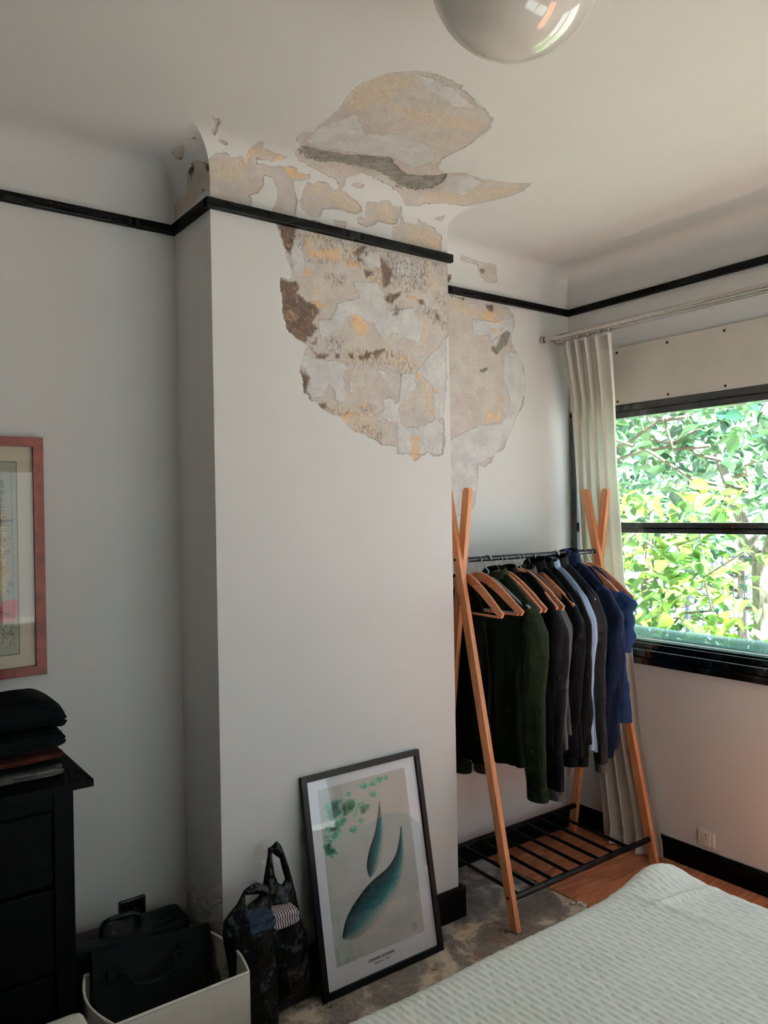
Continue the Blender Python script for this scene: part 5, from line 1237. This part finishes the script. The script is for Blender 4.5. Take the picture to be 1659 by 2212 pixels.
b2 = thing('lidded_box', 'cream lidded box in front of the dresser, only its corner in view', 'box', (-.72, -.52, 0)); b2b = (-.72, -.52, 0)
obj('body', MB().bbox((-.905, -.70, 0), (-.533, -.343, .37), .012), m_cream, b2, 50, b2b)
ld = obj('lid', MB().bbox((-.912, -.707, .345), (-.526, -.336, .402), .026), m_cream, b2, 60, b2b)
obj('zip_seam', MB().tube([(-.545, -.70, .398), (-.536, -.52, .3995), (-.548, -.36, .398)], .003, 6), m_cream, ld, 60, b2b)

# ================================================================= CARRIER BAGS
t = NT('black_polythene'); c = t.coord(); n_ = t.noise(c, 26, 6, .65, 1.2)
t.set(Base_Color=t.mix(t.ramp(t.noise(c, 9, 3), .3, .7), lin((9, 9, 10)), lin((13, 13, 14))), Roughness=.34); t.b.inputs['Specular IOR Level'].default_value = .35; t.bump(n_, .5, .006); m_poly = t.m
def bag(name, label, outline, hole, yc, thick, seed):
    """thin plastic bag: flat outline with a handle hole, inflated and crumpled"""
    q = np.array(outline); lo, hi = q.min(0), q.max(0); st = .0042
    nx_, nz_ = int((hi[0]-lo[0])/st)+3, int((hi[1]-lo[1])/st)+3
    gx_ = lo[0]-st+np.arange(nx_)*st; gz_ = lo[1]-st+np.arange(nz_)*st
    G = np.stack(np.meshgrid(gx_, gz_), -1).reshape(-1, 2)
    fld = lambda P: np.minimum(sdf2(outline, P), -sdf2(hole, P))
    S = fld(G).reshape(nz_, nx_)
    keep = (S[:-1, :-1]+S[1:, :-1]+S[:-1, 1:]+S[1:, 1:]) > 0
    cnt = np.zeros((nz_, nx_), int)
    for a in (0, 1):
        for b in (0, 1): cnt[a:nz_-1+a, b:nx_-1+b] += keep
    P = G.copy(); bd = ((cnt > 0) & (cnt < 4)).ravel()
    for _ in range(3):
        p = P[bd]; e = .001; f0 = fld(p); g = np.stack([(fld(p+[e, 0])-f0)/e, (fld(p+[0, e])-f0)/e], 1); n2 = np.maximum((g*g).sum(1), .2)
        P[bd] = p-g*(f0/n2)[:, None]
    t = thing(name, label, 'bag', ((lo[0]+hi[0])/2, yc, 0), 'black carrier bags'); b_ = ((lo[0]+hi[0])/2, yc, 0)
    use = cnt.ravel() > 0; ids = -np.ones(len(P), int); ids[use] = np.arange(use.sum())
    body = MB()
    for sgn in (-1, 1):
        V = []
        for (x, z), d_, isb in zip(P[use], S.ravel()[use], bd[use]):
            d_ = 0 if isb else max(0, d_); th_ = thick*min(1, (d_/.075))**.6*(1.15-.5*min(1, max(0, z)/.4))
            cr_ = .010*nz(x*16, z*16, seed)+.008*abs(nz(x*34, z*22, seed+4))+.004*abs(nz(x*80, z*60, seed+9))
            V.append((x, yc+sgn*(th_+(cr_ if not isb else 0)*min(1, d_/.012)), max(.0015, z)))
        F = []
        for a in range(nz_-1):
            for b in range(nx_-1):
                if keep[a, b]:
                    f_ = [ids[a*nx_+b], ids[a*nx_+b+1], ids[(a+1)*nx_+b+1], ids[(a+1)*nx_+b]]; F.append(f_ if sgn < 0 else f_[::-1])
        body.add(V, F)
    obj('body', body, m_poly, t, 180, b_)
    return t
def sdf2(poly, P):
    q = np.array(poly); d = np.full(len(P), 9.); ins = np.zeros(len(P), bool)
    for i in range(len(q)):
        a = q[i]; b = q[(i+1) % len(q)]; e = b-a; w = P-a; tt = np.clip((w@e)/max(e@e, 1e-12), 0, 1); r = w-tt[:, None]*e
        d = np.minimum(d, np.hypot(r[:, 0], r[:, 1])); c_ = (a[1] > P[:, 1]) != (b[1] > P[:, 1])
        with np.errstate(divide='ignore', invalid='ignore'): ins ^= c_ & (P[:, 0] < (b[0]-a[0])*(P[:, 1]-a[1])/(b[1]-a[1])+a[0])
    return np.where(ins, d, -d)
bag('carrier_bag', 'slack black plastic carrier bag beside the cream box, denim showing in it',
    [(-.045, 0), (-.040, .12), (-.055, .25), (-.070, .34), (-.066, .385), (-.045, .405), (-.020, .425), (.002, .458), (.020, .464), (.043, .470), (.060, .462), (.088, .445), (.094, .42), (.096, .37), (.105, .25), (.115, .12), (.112, 0)],
    [(.006, .441), (.030, .436), (.056, .430), (.046, .420), (.024, .412), (.008, .404)], -.150, .050, 3)
bag('carrier_bag', 'taller black plastic carrier bag with one handle pulled up, beside the poster',
    [(.080, 0), (.085, .15), (.092, .30), (.100, .40), (.113, .465), (.122, .505), (.124, .530), (.136, .532), (.146, .538), (.156, .545), (.172, .525), (.182, .50), (.200, .445), (.222, .36), (.240, .27), (.262, .19), (.276, .12), (.283, .05), (.280, 0)],
    [(.136, .514), (.150, .498), (.166, .484), (.172, .455), (.184, .412), (.172, .398), (.158, .408), (.146, .438)], -.078, .048, 8)
t = NT('pink_stripe'); c = t.coord(); wv = t.n('TexWave'); wv.wave_type = 'BANDS'; wv.bands_direction = 'X'; t.l(c, wv.inputs[0]); wv.inputs['Scale'].default_value = 38.; wv.inputs['Distortion'].default_value = .6
t.set(Base_Color=t.mix(t.ramp(wv.outputs[1], .45, .55), lin((206, 186, 190)), lin((52, 36, 46))), Roughness=.9); m_stripe = t.m
f_denim = fabric('blue_denim', (52, 62, 78), .95, 600, .4, .2)
folded('striped_cloth', 'pink and dark striped cloth poking out of the taller carrier bag', 'cloth', .098, .190, -.165, -.085, .300, .352, m_stripe, 12, -.0, 0., 'clothes in the carrier bags')
folded('denim_cloth', 'blue denim folded in the slack carrier bag', 'cloth', -.015, .070, -.222, -.150, .345, .400, f_denim, 14, 0., 0., 'clothes in the carrier bags')

# ================================================================= CEILING LAMP
LX, LY, LZ, LR = .107, -1.245, 2.700, .180
lp = thing('ceiling_lamp', 'white opal glass globe lamp on the ceiling', 'ceiling lamp', (LX, LY, ZC)); lb = (LX, LY, ZC)
t = NT('opal_glass'); t.set(Base_Color=lin((206, 200, 192)), Roughness=.08, Coat_Weight=.6)
pr2 = [(LR*math.sin(R(a)), LZ-LR*math.cos(R(a))) for a in range(0, 121, 4)]
obj('globe', MB().lathe([(r, z) for r, z in pr2 if z < ZC-.012], (LX, LY, 0), 64), t.m, lp, 180, lb)
obj('mounting_ring', MB().lathe([(0, ZC-.02), (.168, ZC-.02), (.172, ZC-.012), (.172, ZC-.001), (0, ZC-.001)], (LX, LY, 0), 48), simple('lamp_white_metal', (190, 186, 180), .4), lp, 40, lb)

# ================================================================= PLASTER CRUMBS ON THE SCREED
m_chip = simple('plaster_chip', (206, 202, 196), .9, .1, 40)
m_peb = simple('dark_crumb', (40, 34, 30), .9, .1, 40)
def chip(name, label, x, y, s, mat, seed, grp):
    rnd = random.Random(seed); bm = bmesh.new(); bmesh.ops.create_icosphere(bm, subdivisions=1, radius=1)
    vs = [(x+v.co.x*s*rnd.uniform(.7, 1.3), y+v.co.y*s*rnd.uniform(.6, 1.2), .002+max(-.1, v.co.z)*s*.45) for v in bm.verts]; bm.verts.index_update()
    o = obj(name, MB().add(vs, [[v.index for v in f.verts] for f in bm.faces]), mat, None, None); bm.free(); tag(o, label, 'debris', grp); return o
for i, (x, y, s) in enumerate(((1.425, -.215, .012), (1.452, -.232, .016), (1.40, -.205, .008), (1.447, -.255, .013), (1.43, -.285, .010))):
    chip('plaster_chip', ('small white plaster crumb on the screed edge, left of the largest crumb', 'largest white plaster crumb, where the screed meets the boards', 'tiniest white plaster crumb, furthest left on the screed edge', 'white plaster crumb just in front of the largest one', 'white plaster crumb nearest the bed at the screed edge')[i], x, y, s, m_chip, 40+i, 'white plaster crumbs')
for i, (x, y, s) in enumerate(((.33, -.30, .006), (.41, -.335, .007), (.37, -.29, .004))):
    chip('dark_crumb', ('dark crumb on the screed nearest the poster corner', 'dark crumb on the screed nearest the bed edge', 'tiniest dark crumb on the screed before the poster')[i], x, y, s, m_peb, 60+i, 'dark crumbs')
